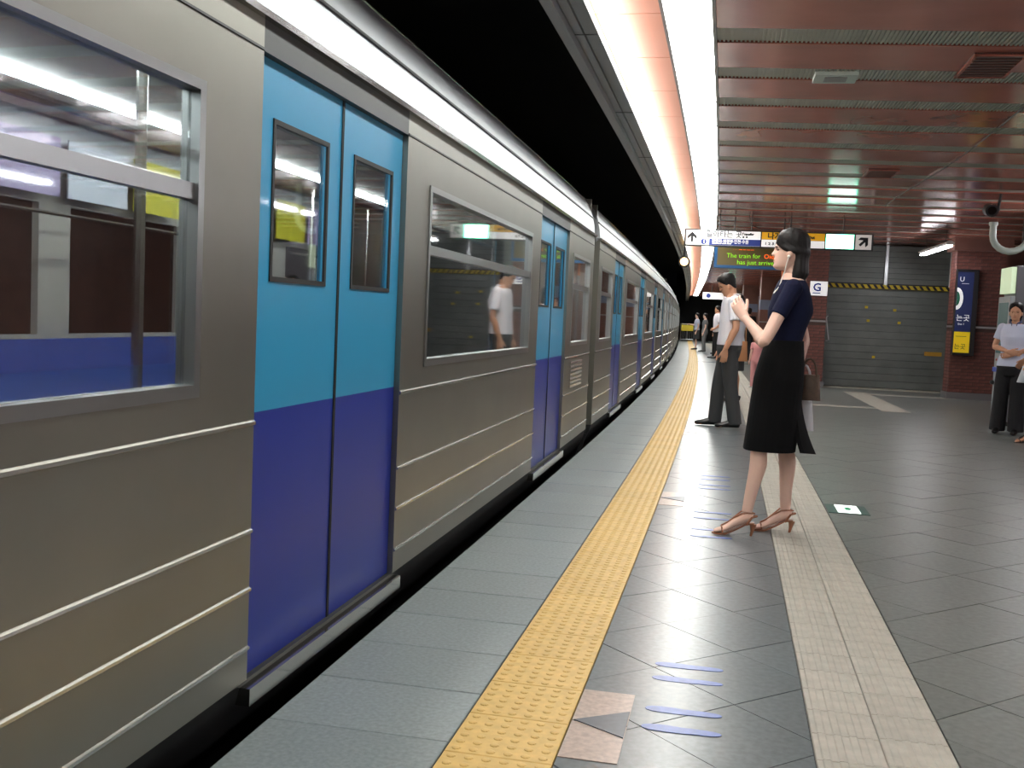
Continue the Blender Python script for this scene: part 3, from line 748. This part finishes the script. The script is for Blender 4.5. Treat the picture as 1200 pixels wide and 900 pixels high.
HS_M = [(1.08, 0, .016), (.95, 0, .02), (.84, .05, .018), (.78, .5, .016), (.70, .85, .012), (.6, 1.1, .010), (.5, 1.42, .009), (.46, 1.8, .009), (.36, 1.95, .008), (.26, 2.2, .006), (.2, 2.4, .003)]
HS_F = [(1.08, 0, .016), (.95, 0, .018), (.80, .0, .013), (.70, .06, .009), (.65, .3, .008), (.58, .75, .012), (.52, 1.02, .015), (.475, 1.3, .016), (.445, 1.9, .017), (.3, 1.96, .018), (.15, 1.92, .02), (0, 1.9, .022), (-.18, 1.92, .02), (-.32, 2.05, .014), (-.42, 2.35, .004)]
HS_P = [(1.08, 0, .016), (.95, 0, .022), (.84, .05, .02), (.78, .45, .018), (.68, .9, .016), (.56, 1.2, .016), (.48, 1.5, .017), (.40, 1.75, .018), (.28, 1.8, .018), (.16, 2.0, .014), (.08, 2.3, .006)]
def hair_mb(style, MX, k):
    b = MB(); rings = []; N = 36; long_ = style[-1][0] < 0
    ts = [1.02-i*(1.02-style[-1][0])/30 for i in range(31)]
    inv = sorted([(a, p, th) for a, p, th in style])
    for t in ts:
        ph0, th = lerp_tab(inv, t)
        tt = min(max(t, .42), .995)
        out = []; inn = []
        for j in range(N+1):
            ph = ph0+(2*math.pi-2*ph0)*j/N
            p = head_pt(tt, ph, 1, False); p.z = t*.225
            u_ = min(1, max(0, (t-.62)/.38)); thz = (.027 if long_ else .02)*u_*u_*(3-2*u_)
            ed = min(1, min(j, N-j)/3.0*.5+.5)
            nrm = Vector((p.x+.003, p.y, 0)); nrm.normalize()
            q = p+nrm*th*ed*(1+(.9 if long_ else .25)*max(0, -math.cos(ph))*min(1, max(.3, (.95-t)*3)))
            q.z += thz
            drop = max(0, .30-t)
            q.x -= drop*.01-max(0, -.05-t)*.09
            q += Vector((math.cos(ph), math.sin(ph), 0))*.0015*math.sin(ph*23)
            out.append(q); i2 = p*.55; i2.z = p.z-(.02 if t > .9 else 0); 
            if t < .4: i2 = Vector((p.x*.8-.004, p.y*.75, p.z))
            inn.append(i2)
        rings.append([MX @ (v*k) for v in out+inn[::-1]])
    return b.loft(rings)
def sm_tube(b, pts, rad, n=14, steps=4, flat=None, MX=None):
    # Catmull-Rom through pts with radii; rad entries r or (ra, rb) with axis `flat` = direction of ra
    P_ = [Vector(p) for p in pts]; R_ = [(r, r) if not isinstance(r, tuple) else r for r in rad]; out = []; rr = []
    for i in range(len(P_)-1):
        p0, p1, p2, p3 = P_[max(i-1, 0)], P_[i], P_[i+1], P_[min(i+2, len(P_)-1)]
        for j in range(steps):
            t = j/steps; out.append(.5*((2*p1)+(p2-p0)*t+(2*p0-5*p1+4*p2-p3)*t*t+(3*p1-p0-3*p2+p3)*t**3)); rr.append((R_[i][0]+(R_[i+1][0]-R_[i][0])*t, R_[i][1]+(R_[i+1][1]-R_[i][1])*t))
    out.append(P_[-1]); rr.append(R_[-1]); rings = []
    ref = Vector(flat) if flat else None
    for i, p in enumerate(out):
        t = (out[min(i+1, len(out)-1)]-out[max(i-1, 0)]).normalized()
        a = ref if ref else (Vector((0, 1, 0)) if abs(t.y) < .9 else Vector((1, 0, 0)))
        a = (a-t*a.dot(t)).normalized(); c = t.cross(a)
        rings.append([p+a*(rr[i][0]*math.cos(2*math.pi*k/n))+c*(rr[i][1]*math.sin(2*math.pi*k/n)) for k in range(n)])
    if MX: rings = [[MX @ v for v in r] for r in rings]
    return b.loft(rings)
def rings_loft(b, rings, n=28, MX=None, grow=0):
    out = []
    for x, y, z, w_, d_ in rings:
        r = []
        for k in range(n):
            a = 2*math.pi*k/n; c, s_ = math.cos(a), math.sin(a)
            v = Vector((x+(d_+grow)*math.copysign(abs(c)**.85, c), y+(w_+grow)*math.copysign(abs(s_)**.85, s_), z)); r.append(MX @ v if MX else v)
        out.append(r)
    return b.loft(out)
def hand(b, wr, dr, nm, side, curl, k, MX):
    # dr: finger direction, nm: palm facing direction (fingers curl towards nm), side: thumb direction
    dr = Vector(dr).normalized(); nm = Vector(nm); nm = (nm-dr*nm.dot(dr)).normalized(); ac = Vector(side); ac = (ac-dr*ac.dot(dr)-nm*ac.dot(nm)).normalized()
    wr = Vector(wr)
    sm_tube(b, [wr-dr*.02, wr+dr*.02, wr+dr*.06, wr+dr*.095], [(.026, .019), (.034, .017), (.041, .015), (.036, .012)], 12, 3, ac, MX)
    for i, (o, L) in enumerate(((.029, .072), (.0095, .08), (-.0105, .075), (-.029, .058))):
        p = wr+dr*.085+ac*o; pts = [p-dr*.02, p]; a = curl*.5
        for q in (.42, .32, .26):
            d_ = dr*math.cos(a)+nm*math.sin(a)+ac*(o*1.2); p = p+d_.normalized()*L*q; pts.append(p); a += curl
        sm_tube(b, pts, [.009, .0092, .0086, .0078, .0064], 8, 2, None, MX)
    p = wr+dr*.025+ac*.028; pts = [p-ac*.012]
    for q, f in ((.03, .75), (.028, .95), (.024, 1.2)):
        d_ = (ac*.38+dr*f+nm*.4).normalized(); pts.append(p); p = p+d_*q
    pts.append(p); sm_tube(b, pts, [.012, .012, .0105, .0095, .0075], 8, 2, None, MX)
TM = [(.78, .12, .10), (.88, .165, .118), (.96, .162, .115), (1.06, .15, .11), (1.18, .158, .116), (1.30, .172, .12), (1.38, .172, .105), (1.43, .145, .085), (1.465, .088, .066), (1.49, .06, .058)]
TF = [(.76, .115, .10), (.86, .168, .122), (.94, .16, .115), (1.06, .124, .094), (1.15, .13, .102), (1.25, .145, .122), (1.33, .148, .104), (1.39, .135, .085), (1.43, .085, .064), (1.46, .05, .05)]
SKIN = mat('skin_light', (228, 190, 172), .5); SKIN2 = mat('skin_tan', (196, 146, 116), .5); M_hair = mat('hair_black', (22, 19, 19), .5, spec=.3, bump=(90, .3, (1, 1, .06))); M_eye = mat('eye_dark', (24, 18, 16), .2); M_lip = mat('lip', (178, 98, 92), .45)
def person(name, s, d, yaw, H, label, fem=False, skin=SKIN, spine=((0, 0), (2, 0)), head=(0, 0), sh=None, arms=None, feet=None, lift=0.0,
           top=None, bottom=None, shoe=None, hair=HS_M, voxel=.009, detail=True, group=None, headx=0.0, headz=0.0):
    k = H/1.7; loc = A(s, d, 0); e = empty(name, loc, label, 'person', group)
    RM = Matrix.Translation(loc) @ Matrix.Rotation(yaw, 4, 'Z'); MX = RM @ Matrix.Scale(k, 4)
    sx = lambda z: lerp_tab(spine, z)[0]
    T_ = TF if fem else TM
    lift /= k
    rg = lambda z0, z1: [(sx(z), 0, z+lift, *lerp_tab([(a, b_, c) for a, b_, c in T_], z)) for z in [z0+(z1-z0)*i/16 for i in range(17)]]
    body = MB()
    rings_loft(body, rg(T_[0][0], T_[-1][0]), MX=MX)
    SHY = (.15 if fem else .168); SHZ = (1.375 if fem else 1.40)+lift
    arms = arms or {}
    armdat = {}
    for sd, nm in ((1, 'L'), (-1, 'R')):
        a = arms.get(nm, {})
        S = Vector(a.get('S', (sx(1.39), sd*SHY, SHZ))); E_ = Vector(a.get('E', (sx(1.1)-.03, sd*(SHY+.055), 1.10+lift))); Wr = Vector(a.get('W', (sx(1.0)+.05, sd*(SHY+.06), .86+lift)))
        armdat[nm] = (S, E_, Wr)
        f = .86 if fem else 1.0
        sm_tube(body, [S, S.lerp(E_, .4), E_, E_.lerp(Wr, .3), Wr], [.052*f, .046*f, .039*f, .041*f, .026*f], 14, 4, None, MX)
        body.ell(MX @ S, (.055*f*k,)*3, 12, 8)
        dv = Vector(a.get('dir', (Wr-E_))); nv = a.get('palm', (0, -sd, 0)); tv = a.get('thumb', (1, 0, 0))
        hand(body, Wr+dv.normalized()*.01, dv, nv, tv, a.get('curl', .35), k, MX)
    feet = feet or {'L': ((.03, .09), None), 'R': ((-.02, -.09), None)}
    legdat = {}
    heel = lift > .01
    for sd, nm in ((1, 'L'), (-1, 'R')):
        fx, fy = feet[nm][0]; kn = feet[nm][1]
        hip = Vector((sx(.85), sd*.085, .86+lift)); an = Vector((fx, fy, .085+lift*.9)); kne = Vector(kn) if kn else hip.lerp(an, .52)+Vector((.02, 0, 0))
        kne.z = .47+lift*.95
        legdat[nm] = (hip, kne, an)
        f = .9 if fem else 1.0
        sm_tube(body, [hip, hip.lerp(kne, .4), kne, kne.lerp(an, .28)+Vector((-.012, 0, 0)), kne.lerp(an, .65)+Vector((-.004, 0, 0)), an], [.085*f, .075*f, .052*f, .055*f, .041*f, .032*f], 16, 4, None, MX)
        hz_ = .03+lift*1.0
        sm_tube(body, [an+Vector((-.03, 0, -.035)), an+Vector((.0, 0, -.03)), Vector((fx+.06, fy, .045+lift*.5)), Vector((fx+.115, fy, .028+lift*.12)), Vector((fx+.165, fy, .016+lift*.04)), Vector((fx+.18, fy, .012))], [(.026, .03), (.033, .034), (.036, .026), (.042, .017), (.036, .012), (.02, .008)], 12, 3, (0, 1, 0), MX)
    # head and neck
    hp, hy = head; nb = Vector((sx(1.46)-.005, 0, 1.44+lift)); hk = (.96 if fem else 1.0)
    chin = Vector((sx(1.46)+.012+headx, 0, 1.475+lift+headz))
    HM = RM @ Matrix.Scale(k, 4) @ Matrix.Translation(chin) @ Matrix.Translation(Vector((-.03, 0, .05))) @ Matrix.Rotation(hy, 4, 'Z') @ Matrix.Rotation(hp, 4, 'Y') @ Matrix.Translation(Vector((.03, 0, -.05)))
    rings = []
    for i in range(45):
        t = i/44; rings.append([HM @ head_pt(t, 2*math.pi*j/64, hk) for j in range(64)])
    hb = body if voxel > .006 else MB()
    hb.loft(rings)
    for sd in (1, -1): hb.ell(HM @ Vector((.006*hk, sd*.076*hk, .42*.225*hk)), (.017*k, .011*k, .029*k), 10, 8, (HM.to_3x3().normalized() @ Matrix.Rotation(-.15, 3, 'Y')))
    nt = HM @ Vector((-.025, 0, .07)); nl = MX.inverted() @ nt
    sm_tube(body, [nb+Vector((0, 0, -.03)), nb.lerp(nl, .5), nl], [.06 if not fem else .052, .052 if not fem else .043, .054 if not fem else .046], 16, 4, None, MX)
    off = base(e)
    def fin(mb, nm, m, vx, smn=2, parent=e):
        me = remesh(mb, vx, smn)
        for v in me.vertices: v.co -= off
        me.materials.clear(); return link(nm, me, m, parent)
    if voxel <= .006:
        sm_tube(hb, [nl+Vector((0, 0, -.03)), nl], [.044, .044], 16, 2, None, MX)
        body.v += [] ; n0 = len(body.v); body.v += hb.v; body.f += [tuple(i+n0 for i in f) for f in hb.f]; body.mi += hb.mi
    bo = fin(body, 'body', skin, voxel*.62 if detail else voxel, 2)
    if detail:
        for sd in (1, -1):
            MB().ell(HM @ head_pt(.505, sd*.40, hk)+HM.to_3x3().normalized() @ Vector((-.002, 0, 0))*k, (.007*k, .014*k, .0052*k), 10, 6, HM.to_3x3().normalized() @ Matrix.Rotation(sd*.3, 3, 'Z')).build('eye', M_eye, bo, smooth=60)
            MB().ell(HM @ head_pt(.585, sd*.40, hk), (.005*k, .02*k, .003*k), 10, 6, HM.to_3x3().normalized() @ Matrix.Rotation(sd*.35, 3, 'Z')).build('eyebrow', M_hair, bo, smooth=60)
        MB().ell(HM @ (head_pt(.232, 0, hk)+Vector((-.004, 0, 0))), (.0065*k, .021*k, .0075*k), 12, 6, HM.to_3x3().normalized()).build('lips', M_lip, bo, smooth=60)
    hme = hair_mb(hair, HM, hk*1.0)
    fin(hme, 'hair', M_hair, max(.0045, voxel*.7), 3)
    # clothes
    if top:
        b = MB(); z0, z1 = top['hem'], T_[-2][0]+top.get('neck', 0)
        g = top.get('grow', .014); rr = rg(z0, z1); rr = [(x, y, z, w_+g+top.get('flare', 0)*max(0, (1.0-(z-lift))), d_+g+top.get('flare', 0)*max(0, (1.0-(z-lift)))) for x, y, z, w_, d_ in rr]
        rings_loft(b, rr, MX=MX)
        for nm in ('L', 'R'):
            S, E_, Wr = armdat[nm]; f = .86 if fem else 1.0; sl = top.get('sleeve', .75); gg = top.get('sgrow', .014)
            if sl <= 1: pts = [S, S.lerp(E_, sl*.5), S.lerp(E_, sl)]; rd = [.055*f+gg*.6, .048*f+gg, (.046-.006*sl)*f+gg*1.2]
            else: pts = [S, S.lerp(E_, .5), E_, E_.lerp(Wr, sl-1)]; rd = [.055*f+gg*.6, .048*f+gg, .042*f+gg, .034*f+gg]
            sm_tube(b, pts, rd, 14, 4, None, MX); b.ell(MX @ S, ((.056*f+gg*.7)*k,)*3, 12, 8)
        tp = fin(b, top.get('name', 'shirt'), top['mat'], voxel*.75, 3)
        if top.get('collar'):
            cb = MB(); cx_ = sx(1.46)
            for sd in (1, -1):
                cb_pts = [Vector((cx_-.07, 0, 1.47+lift)), Vector((cx_-.04, sd*.06, 1.475+lift)), Vector((cx_+.02, sd*.068, 1.455+lift)), Vector((cx_+.075, sd*.035, 1.425+lift)), Vector((cx_+.095, sd*.03, 1.385+lift))]
                sm_tube(cb, cb_pts, [(.022, .007), (.022, .007), (.022, .007), (.02, .006), (.006, .004)], 10, 4, (0, 0, 1), MX)
            cb.build('collar', top['collar'], tp, smooth=60)
    if bottom:
        b = MB(); g = bottom.get('grow', .018)
        if bottom['kind'] == 'trousers':
            rings_loft(b, [(x, y, z, w_+g, d_+g) for x, y, z, w_, d_ in rg(T_[0][0], bottom['waist'])], MX=MX)
            for nm in ('L', 'R'):
                hip, kne, an = legdat[nm]; wd = bottom.get('wide', 0)
                lo = an+Vector((-.005, 0, -.045))
                sm_tube(b, [hip, hip.lerp(kne, .45), kne, kne.lerp(lo, .5), lo], [.098, .09+wd*.3, .072+wd*.6, .066+wd*.9, .064+wd], 16, 4, None, MX)
        else:
            rr = [(bottom.get('x', sx)(z) if callable(bottom.get('x', sx)) else 0, 0, z+lift, *wd) for z, wd in [(z, lerp_tab(bottom['rings'], z)) for z in [bottom['hem']+(bottom['waist']-bottom['hem'])*i/20 for i in range(21)]]]
            rings_loft(b, rr, MX=MX)
        fin(b, bottom['kind'], bottom['mat'], voxel*.8, 3)
    if shoe:
        for nm in ('L', 'R'):
            hip, kne, an = legdat[nm]; fx, fy = feet[nm][0]; b = MB()
            if not heel:
                sm_tube(b, [Vector((fx-.06, fy, .045)), Vector((fx-.03, fy, .05)), Vector((fx+.04, fy, .05)), Vector((fx+.12, fy, .036)), Vector((fx+.19, fy, .028)), Vector((fx+.215, fy, .022))], [(.03, .038), (.038, .045), (.041, .045), (.046, .033), (.036, .025), (.015, .014)], 12, 3, (0, 1, 0), MX)
                fin(b, 'shoe', shoe, voxel*.7, 2)
            else:
                sandal(e, MX, an, fx, fy, lift, shoe)
    return e, armdat, MX
def sandal(e, MX, an, fx, fy, lift, m):
    L_ = lambda x, y, z: MX @ Vector((fx+x, fy+y, z))
    b = MB(); prof = [(-.045, .022+lift*.95), (.0, .02+lift*.85), (.06, .008+lift*.42), (.115, .006), (.17, .003), (.192, .004)]; wid = [.026, .03, .03, .04, .036, .012]
    rings = []
    for (x, z), w_ in zip(prof, wid): rings.append([L_(x, -w_, z+.004), L_(x, w_, z+.004), L_(x, w_, z-.004), L_(x, -w_, z-.004)])
    b.loft(rings); so = b.build('sandal', m, e)
    MB().tube([L_(-.04, 0, lift*.95+.016), L_(-.036, 0, lift*.5), L_(-.03, 0, 0)], [.02, .009, .007], 10).build('heel', m, so, smooth=50)
    def strap(pts, r=.0045): MB().tube([L_(*p) for p in pts], r, 6).build('strap', m, so)
    z1 = lift*.12
    strap([(.13, -.043, .012), (.135, -.03, .034+z1), (.14, 0, .04+z1), (.135, .03, .034+z1), (.13, .043, .012)])
    strap([(.14, 0, .042+z1), (.10, .0, .056+lift*.3), (.06, .01, .078+lift*.5), (.025, .034, .09+lift*.75), (-.005, .04, .085+lift*.95), (-.045, .0, .075+lift), (-.005, -.04, .085+lift*.95), (.03, -.03, .092+lift*.75), (.10, .0, .056+lift*.3)])
    MB().tube([L_(.0, .033, .02+lift*.8), L_(-.03, .03, .055+lift), L_(-.058, 0, .06+lift), L_(-.03, -.03, .055+lift), L_(.0, -.033, .02+lift*.8)], .006, 6).build('heel_counter', m, so)
PI = math.pi
M_navytop = mat('navy_knit', (20, 24, 50), .9, spec=.2, noise=(60, .1)); M_blackskirt = mat('black_skirt', (9, 9, 11), .9, spec=.2); M_sandal = mat('sandal_bronze', (158, 104, 76), .4)
M_shirt = mat('white_shirt', (222, 222, 230), .75, bump=(14, .35)); M_trous = mat('charcoal_trousers', (58, 60, 62), .85, bump=(12, .25)); M_shoe = mat('black_shoe', (16, 15, 15), .3); M_bt = mat('black_trousers', (20, 20, 24), .85)
M_blue = mat('pale_blue_shirt', (196, 204, 226), .8, bump=(12, .3)); M_grn = mat('grey_cloth', (120, 122, 124), .8); M_pinkc = mat('pink_cloth', (214, 150, 150), .8); M_navyc = mat('collar_navy', (60, 70, 104), .7)
# ---- the woman in the foreground
K = 1.64/1.7
wo, wa, WM = person('person', 5.97, .21, PI, 1.64, 'woman in navy top, black skirt and heeled sandals with white earphones', fem=True,
    spine=((0, 0), (.5, -.02), (.86, -.055), (1.06, -.075), (1.25, -.105), (1.4, -.105), (1.6, -.095)), head=(-.10, 0), lift=.055, headx=.012,
    arms={'L': dict(E=(.04, .245, 1.13), W=(.15, .11, 1.255), dir=(.45, -.45, .7), palm=(-.3, -1, .1), thumb=(-.7, 0, .5), curl=.4),
          'R': dict(E=(-.20, -.215, 1.15), W=(-.17, -.10, .96), dir=(.0, .3, -1), palm=(1, 0, 0), thumb=(0, 1, 0), curl=.8)},
    feet={'L': ((.075, .10), (.025, .085, .47)), 'R': ((-.15, -.10), (-.125, -.085, .47))},
    top=dict(mat=M_navytop, hem=1.00, sleeve=.52, grow=.007, sgrow=.008, name='top', neck=-.005),
    bottom=dict(kind='skirt', mat=M_blackskirt, hem=.44, waist=1.08, x=lambda z: lerp_tab(((.42, -.03), (.6, -.045), (.86, -.062), (1.08, -.082)), z)[0],
                rings=((.42, .17, .15), (.6, .178, .148), (.86, .185, .142), (.95, .172, .13), (1.08, .135, .107))),
    shoe=M_sandal, hair=HS_F, voxel=.0055)
def WL(x, y, z): return WM @ Vector((x, y, z))
# blown back flap of the skirt
fl_ = MB(); rows = []
for i in range(9):
    t = i/8; z = .86-.36*t; xb = -.19-.02*t-.085*t*t
    rows.append([WL(xb+.015, -.12, z), WL(xb, .02, z-.01*t), WL(xb+.02+.05*t, .105, z), WL(xb+.045+.05*t, .10, z), WL(xb+.03, .02, z), WL(xb+.045, -.12, z)])
fl_.loft(rows).build('skirt_flap', M_blackskirt, wo, smooth=60)
# earphone cord, necklace
cord = [WL(-.072, .086, 1.612), WL(-.064, .088, 1.58), WL(-.055, .084, 1.53), WL(-.04, .08, 1.48), WL(-.03, .085, 1.44), WL(.0, .10, 1.40)]
M_cord = mat('earphone_white', (236, 232, 224), .4)
nk = MB(); nk.tube([WL(-.1+.066*math.cos(a*PI/10), .058*math.sin(a*PI/10), 1.475+.022*math.cos(a*PI/10+PI)) for a in range(21)], .004, 6); nk.build('necklace', mat('necklace', (150, 120, 90), .4), wo)
e = empty('earphones', WL(-.1, .08, 1.4), 'white earphone cord hanging from the woman\'s ear', 'earphones')
MB().tube(cord, .0035, 6).build('cord', M_cord, e); MB().ell(WL(-.072, .086, 1.612), (.009, .009, .009), 10, 6).build('earbud', M_cord, e, smooth=True)
# handbag and paper bag on her far arm
def bag(name, c, dims, m, label, cat, strap_top, taper=.8, sm=None):
    """c centre top; dims length(x) width(y) height"""
    e = empty(name, c-Vector((0, 0, dims[2])), label, cat)
    b = MB(); L_, Wd, Hh = dims; rings = []
    for i in range(7):
        t = i/6; f = taper+(1-taper)*t; bul = 1+.25*math.sin(t*PI)
        rings.append([c+Vector((math.copysign(abs(math.cos(a))**.6, math.cos(a))*L_/2*f, math.copysign(abs(math.sin(a))**.6, math.sin(a))*Wd/2*bul*(.55+.45*t), -Hh*t)) for a in [2*PI*j/20 for j in range(20)]])
    b.loft(rings).build('bag_body', m, e, smooth=50)
    for o in (-Wd*.25, Wd*.25):
        pts = [c+Vector((-L_*.28, o, -.01))]+[c+Vector((-L_*.28*math.cos(a*PI/8), o*(1-.7*math.sin(a*PI/8)), strap_top*math.sin(a*PI/8))) for a in range(9)]+[c+Vector((L_*.28, o, -.01))]
        MB().tube(pts, .007, 6).build('handle', sm or m, e)
    return e
bag('handbag', WL(-.24, -.14, .94), (.14, .08, .145), mat('bag_brown', (84, 66, 52), .55, noise=(40, .2)), 'small brown handbag hanging behind the woman\'s skirt', 'bag', .09)
bag('paper_bag', WL(-.215, -.24, .87), (.15, .09, .26), mat('bag_white', (214, 216, 222), .6), 'white paper bag showing behind the black skirt', 'bag', .12, taper=.62)
# ---- bowed man
person('person', 12.05, .01, PI+.1, 1.73, 'man with bowed head in white shirt, charcoal trousers and black shoes', skin=SKIN2, head=(.45, .1), headx=.03, headz=.02,
    spine=((0, 0), (.85, -.02), (1.1, -.03), (1.3, -.05), (1.46, -.03), (1.6, 0)),
    arms={'L': dict(E=(-.06, .245, 1.12), W=(.04, .25, .88), dir=(.1, 0, -1), curl=.5), 'R': dict(E=(.0, -.235, 1.12), W=(.05, -.22, .88), dir=(.1, 0, -1), curl=.5)},
    feet={'L': ((-.12, .10), None), 'R': ((.09, -.10), None)},
    top=dict(mat=M_shirt, hem=.92, sleeve=.75, grow=.022, sgrow=.022, neck=-.015, collar=M_shirt), bottom=dict(kind='trousers', mat=M_trous, waist=1.0, wide=.012), shoe=M_shoe, voxel=.008)
# ---- woman behind him with raised hand
person('person', 16.2, .2, PI, 1.62, 'woman hidden behind the bowed man, one hand raised to her chin', fem=True, skin=SKIN2,
    arms={'R': dict(E=(.27, -.16, 1.16), W=(.16, -.06, 1.38), dir=(-.2, .2, 1), curl=.6)}, feet={'L': ((.0, .09), None), 'R': ((-.05, -.09), None)},
    top=dict(mat=M_shirt, hem=.9, sleeve=.7, grow=.016), bottom=dict(kind='skirt', mat=M_trous, hem=.5, waist=1.0, rings=((.5, .19, .14), (.86, .185, .14), (1.0, .15, .115))), shoe=M_shoe, hair=HS_F, voxel=.01)
c = A(16.0, .13, .92); bag('shoulder_bag', A(15.92, .27, .93), (.2, .1, .3), mat('bag_tan', (150, 104, 66), .6), 'tan shoulder bag showing behind the bowed man', 'bag', .46)
# ---- far people
person('person', 35.9, .2, PI+.15, 1.76, 'far man in white shirt and black trousers standing in profile', skin=SKIN2, arms={'L': dict(E=(-.07, .24, 1.12), W=(.10, .2, .98), dir=(1, 0, -.4))}, feet={'L': ((-.04, .1), None), 'R': ((.05, -.1), None)},
    top=dict(mat=M_shirt, hem=.86, sleeve=.75, grow=.022, sgrow=.02, collar=M_shirt), bottom=dict(kind='trousers', mat=M_bt, waist=1.0, wide=.012), shoe=M_shoe, voxel=.014, detail=False)
person('person', 41.0, .35, PI, 1.68, 'far person in dark clothes just behind the white shirted far man', skin=SKIN2, top=dict(mat=M_bt, hem=.9, sleeve=.8, grow=.016), bottom=dict(kind='trousers', mat=M_trous, waist=1.0), shoe=M_shoe, voxel=.014, detail=False)
person('person', 46.4, -.4, PI+.2, 1.6, 'farthest woman in white blouse and dark skirt near the end fence', fem=True, arms={'R': dict(E=(.12, -.17, 1.15), W=(.33, -.1, 1.18), dir=(1, .2, 0))},
    top=dict(mat=M_blue, hem=.92, sleeve=.6, grow=.014), bottom=dict(kind='skirt', mat=M_trous, hem=.5, waist=1.0, rings=((.5, .19, .14), (.86, .185, .14), (1.0, .15, .115))), shoe=M_shoe, hair=HS_P, voxel=.014, detail=False)
person('person', 43.5, -.1, PI, 1.58, 'far woman in pale grey clothes between the two white shirted figures', fem=True, top=dict(mat=M_grn, hem=.9, sleeve=.6, grow=.014), bottom=dict(kind='trousers', mat=M_grn, waist=1.0), shoe=M_shoe, hair=HS_P, voxel=.014, detail=False)
person('person', 34.5, 1.15, PI/2+.2, 1.72, 'person in black standing by the brown pillar behind the bowed man', skin=SKIN2, top=dict(mat=M_bt, hem=.88, sleeve=1.7, grow=.02), bottom=dict(kind='trousers', mat=M_bt, waist=1.0), shoe=M_shoe, voxel=.014, detail=False)
person('person', 20.0, .68, PI/2+.4, 1.02, 'small child in pink seen between the bowed man and the woman', fem=True, top=dict(mat=M_pinkc, hem=.8, sleeve=.6, grow=.02, flare=.05), bottom=dict(kind='trousers', mat=M_pinkc, waist=1.0), shoe=M_white_p, hair=HS_P, voxel=.01, detail=False)
# ---- waiting women at the right
yw = math.atan2(-.93, -.38)
person('person', 13.42, 3.40, yw, 1.58, 'woman in pale blue collared shirt and black trousers with folded arms', fem=True, skin=SKIN2, hair=HS_P, head=(.08, 0),
    arms={'R': dict(E=(-.0, -.225, 1.13), W=(.19, -.03, 1.07), dir=(.15, 1, -.1), palm=(-1, 0, 0), thumb=(0, 0, 1), curl=.4), 'L': dict(E=(.02, .225, 1.13), W=(.17, .03, 1.04), dir=(.2, -1, -.2), palm=(-1, 0, 0), thumb=(0, 0, 1), curl=.5)},
    feet={'L': ((.04, .10), None), 'R': ((-.02, -.13), None)},
    top=dict(mat=M_blue, hem=.88, sleeve=.6, grow=.022, sgrow=.02, collar=M_navyc), bottom=dict(kind='trousers', mat=M_bt, waist=1.0, wide=.035), shoe=M_shoe, voxel=.008)
person('person', 12.45, 3.43, PI, 1.6, 'woman at the right edge in black and red skirt, mostly out of view', fem=True, skin=SKIN2, hair=HS_P, lift=.04,
    arms={'L': dict(E=(.0, .21, 1.12), W=(.14, .19, .98), dir=(.5, 0, -1), curl=.8), 'R': dict(E=(.0, -.21, 1.12), W=(.12, -.19, .98), curl=.6)},
    feet={'L': ((.05, .08), None), 'R': ((.0, -.09), None)},
    top=dict(mat=M_bt, hem=.9, sleeve=.7, grow=.016), bottom=dict(kind='skirt', mat=M_blackskirt, hem=.48, waist=1.0, rings=((.48, .18, .14), (.86, .185, .14), (1.0, .15, .115))), shoe=M_shoe, voxel=.009, detail=False)
bag('tote_bag', A(12.95, 3.55, .92)+Vector((-.04, 0, 0)), (.34, .14, .27), mat('bag_silver', (168, 176, 184), .35, .2), 'silver grey tote bag held before the folded-arm woman', 'bag', .26, taper=.55, sm=M_frame)
bpy.data.scenes.remove(TMP)
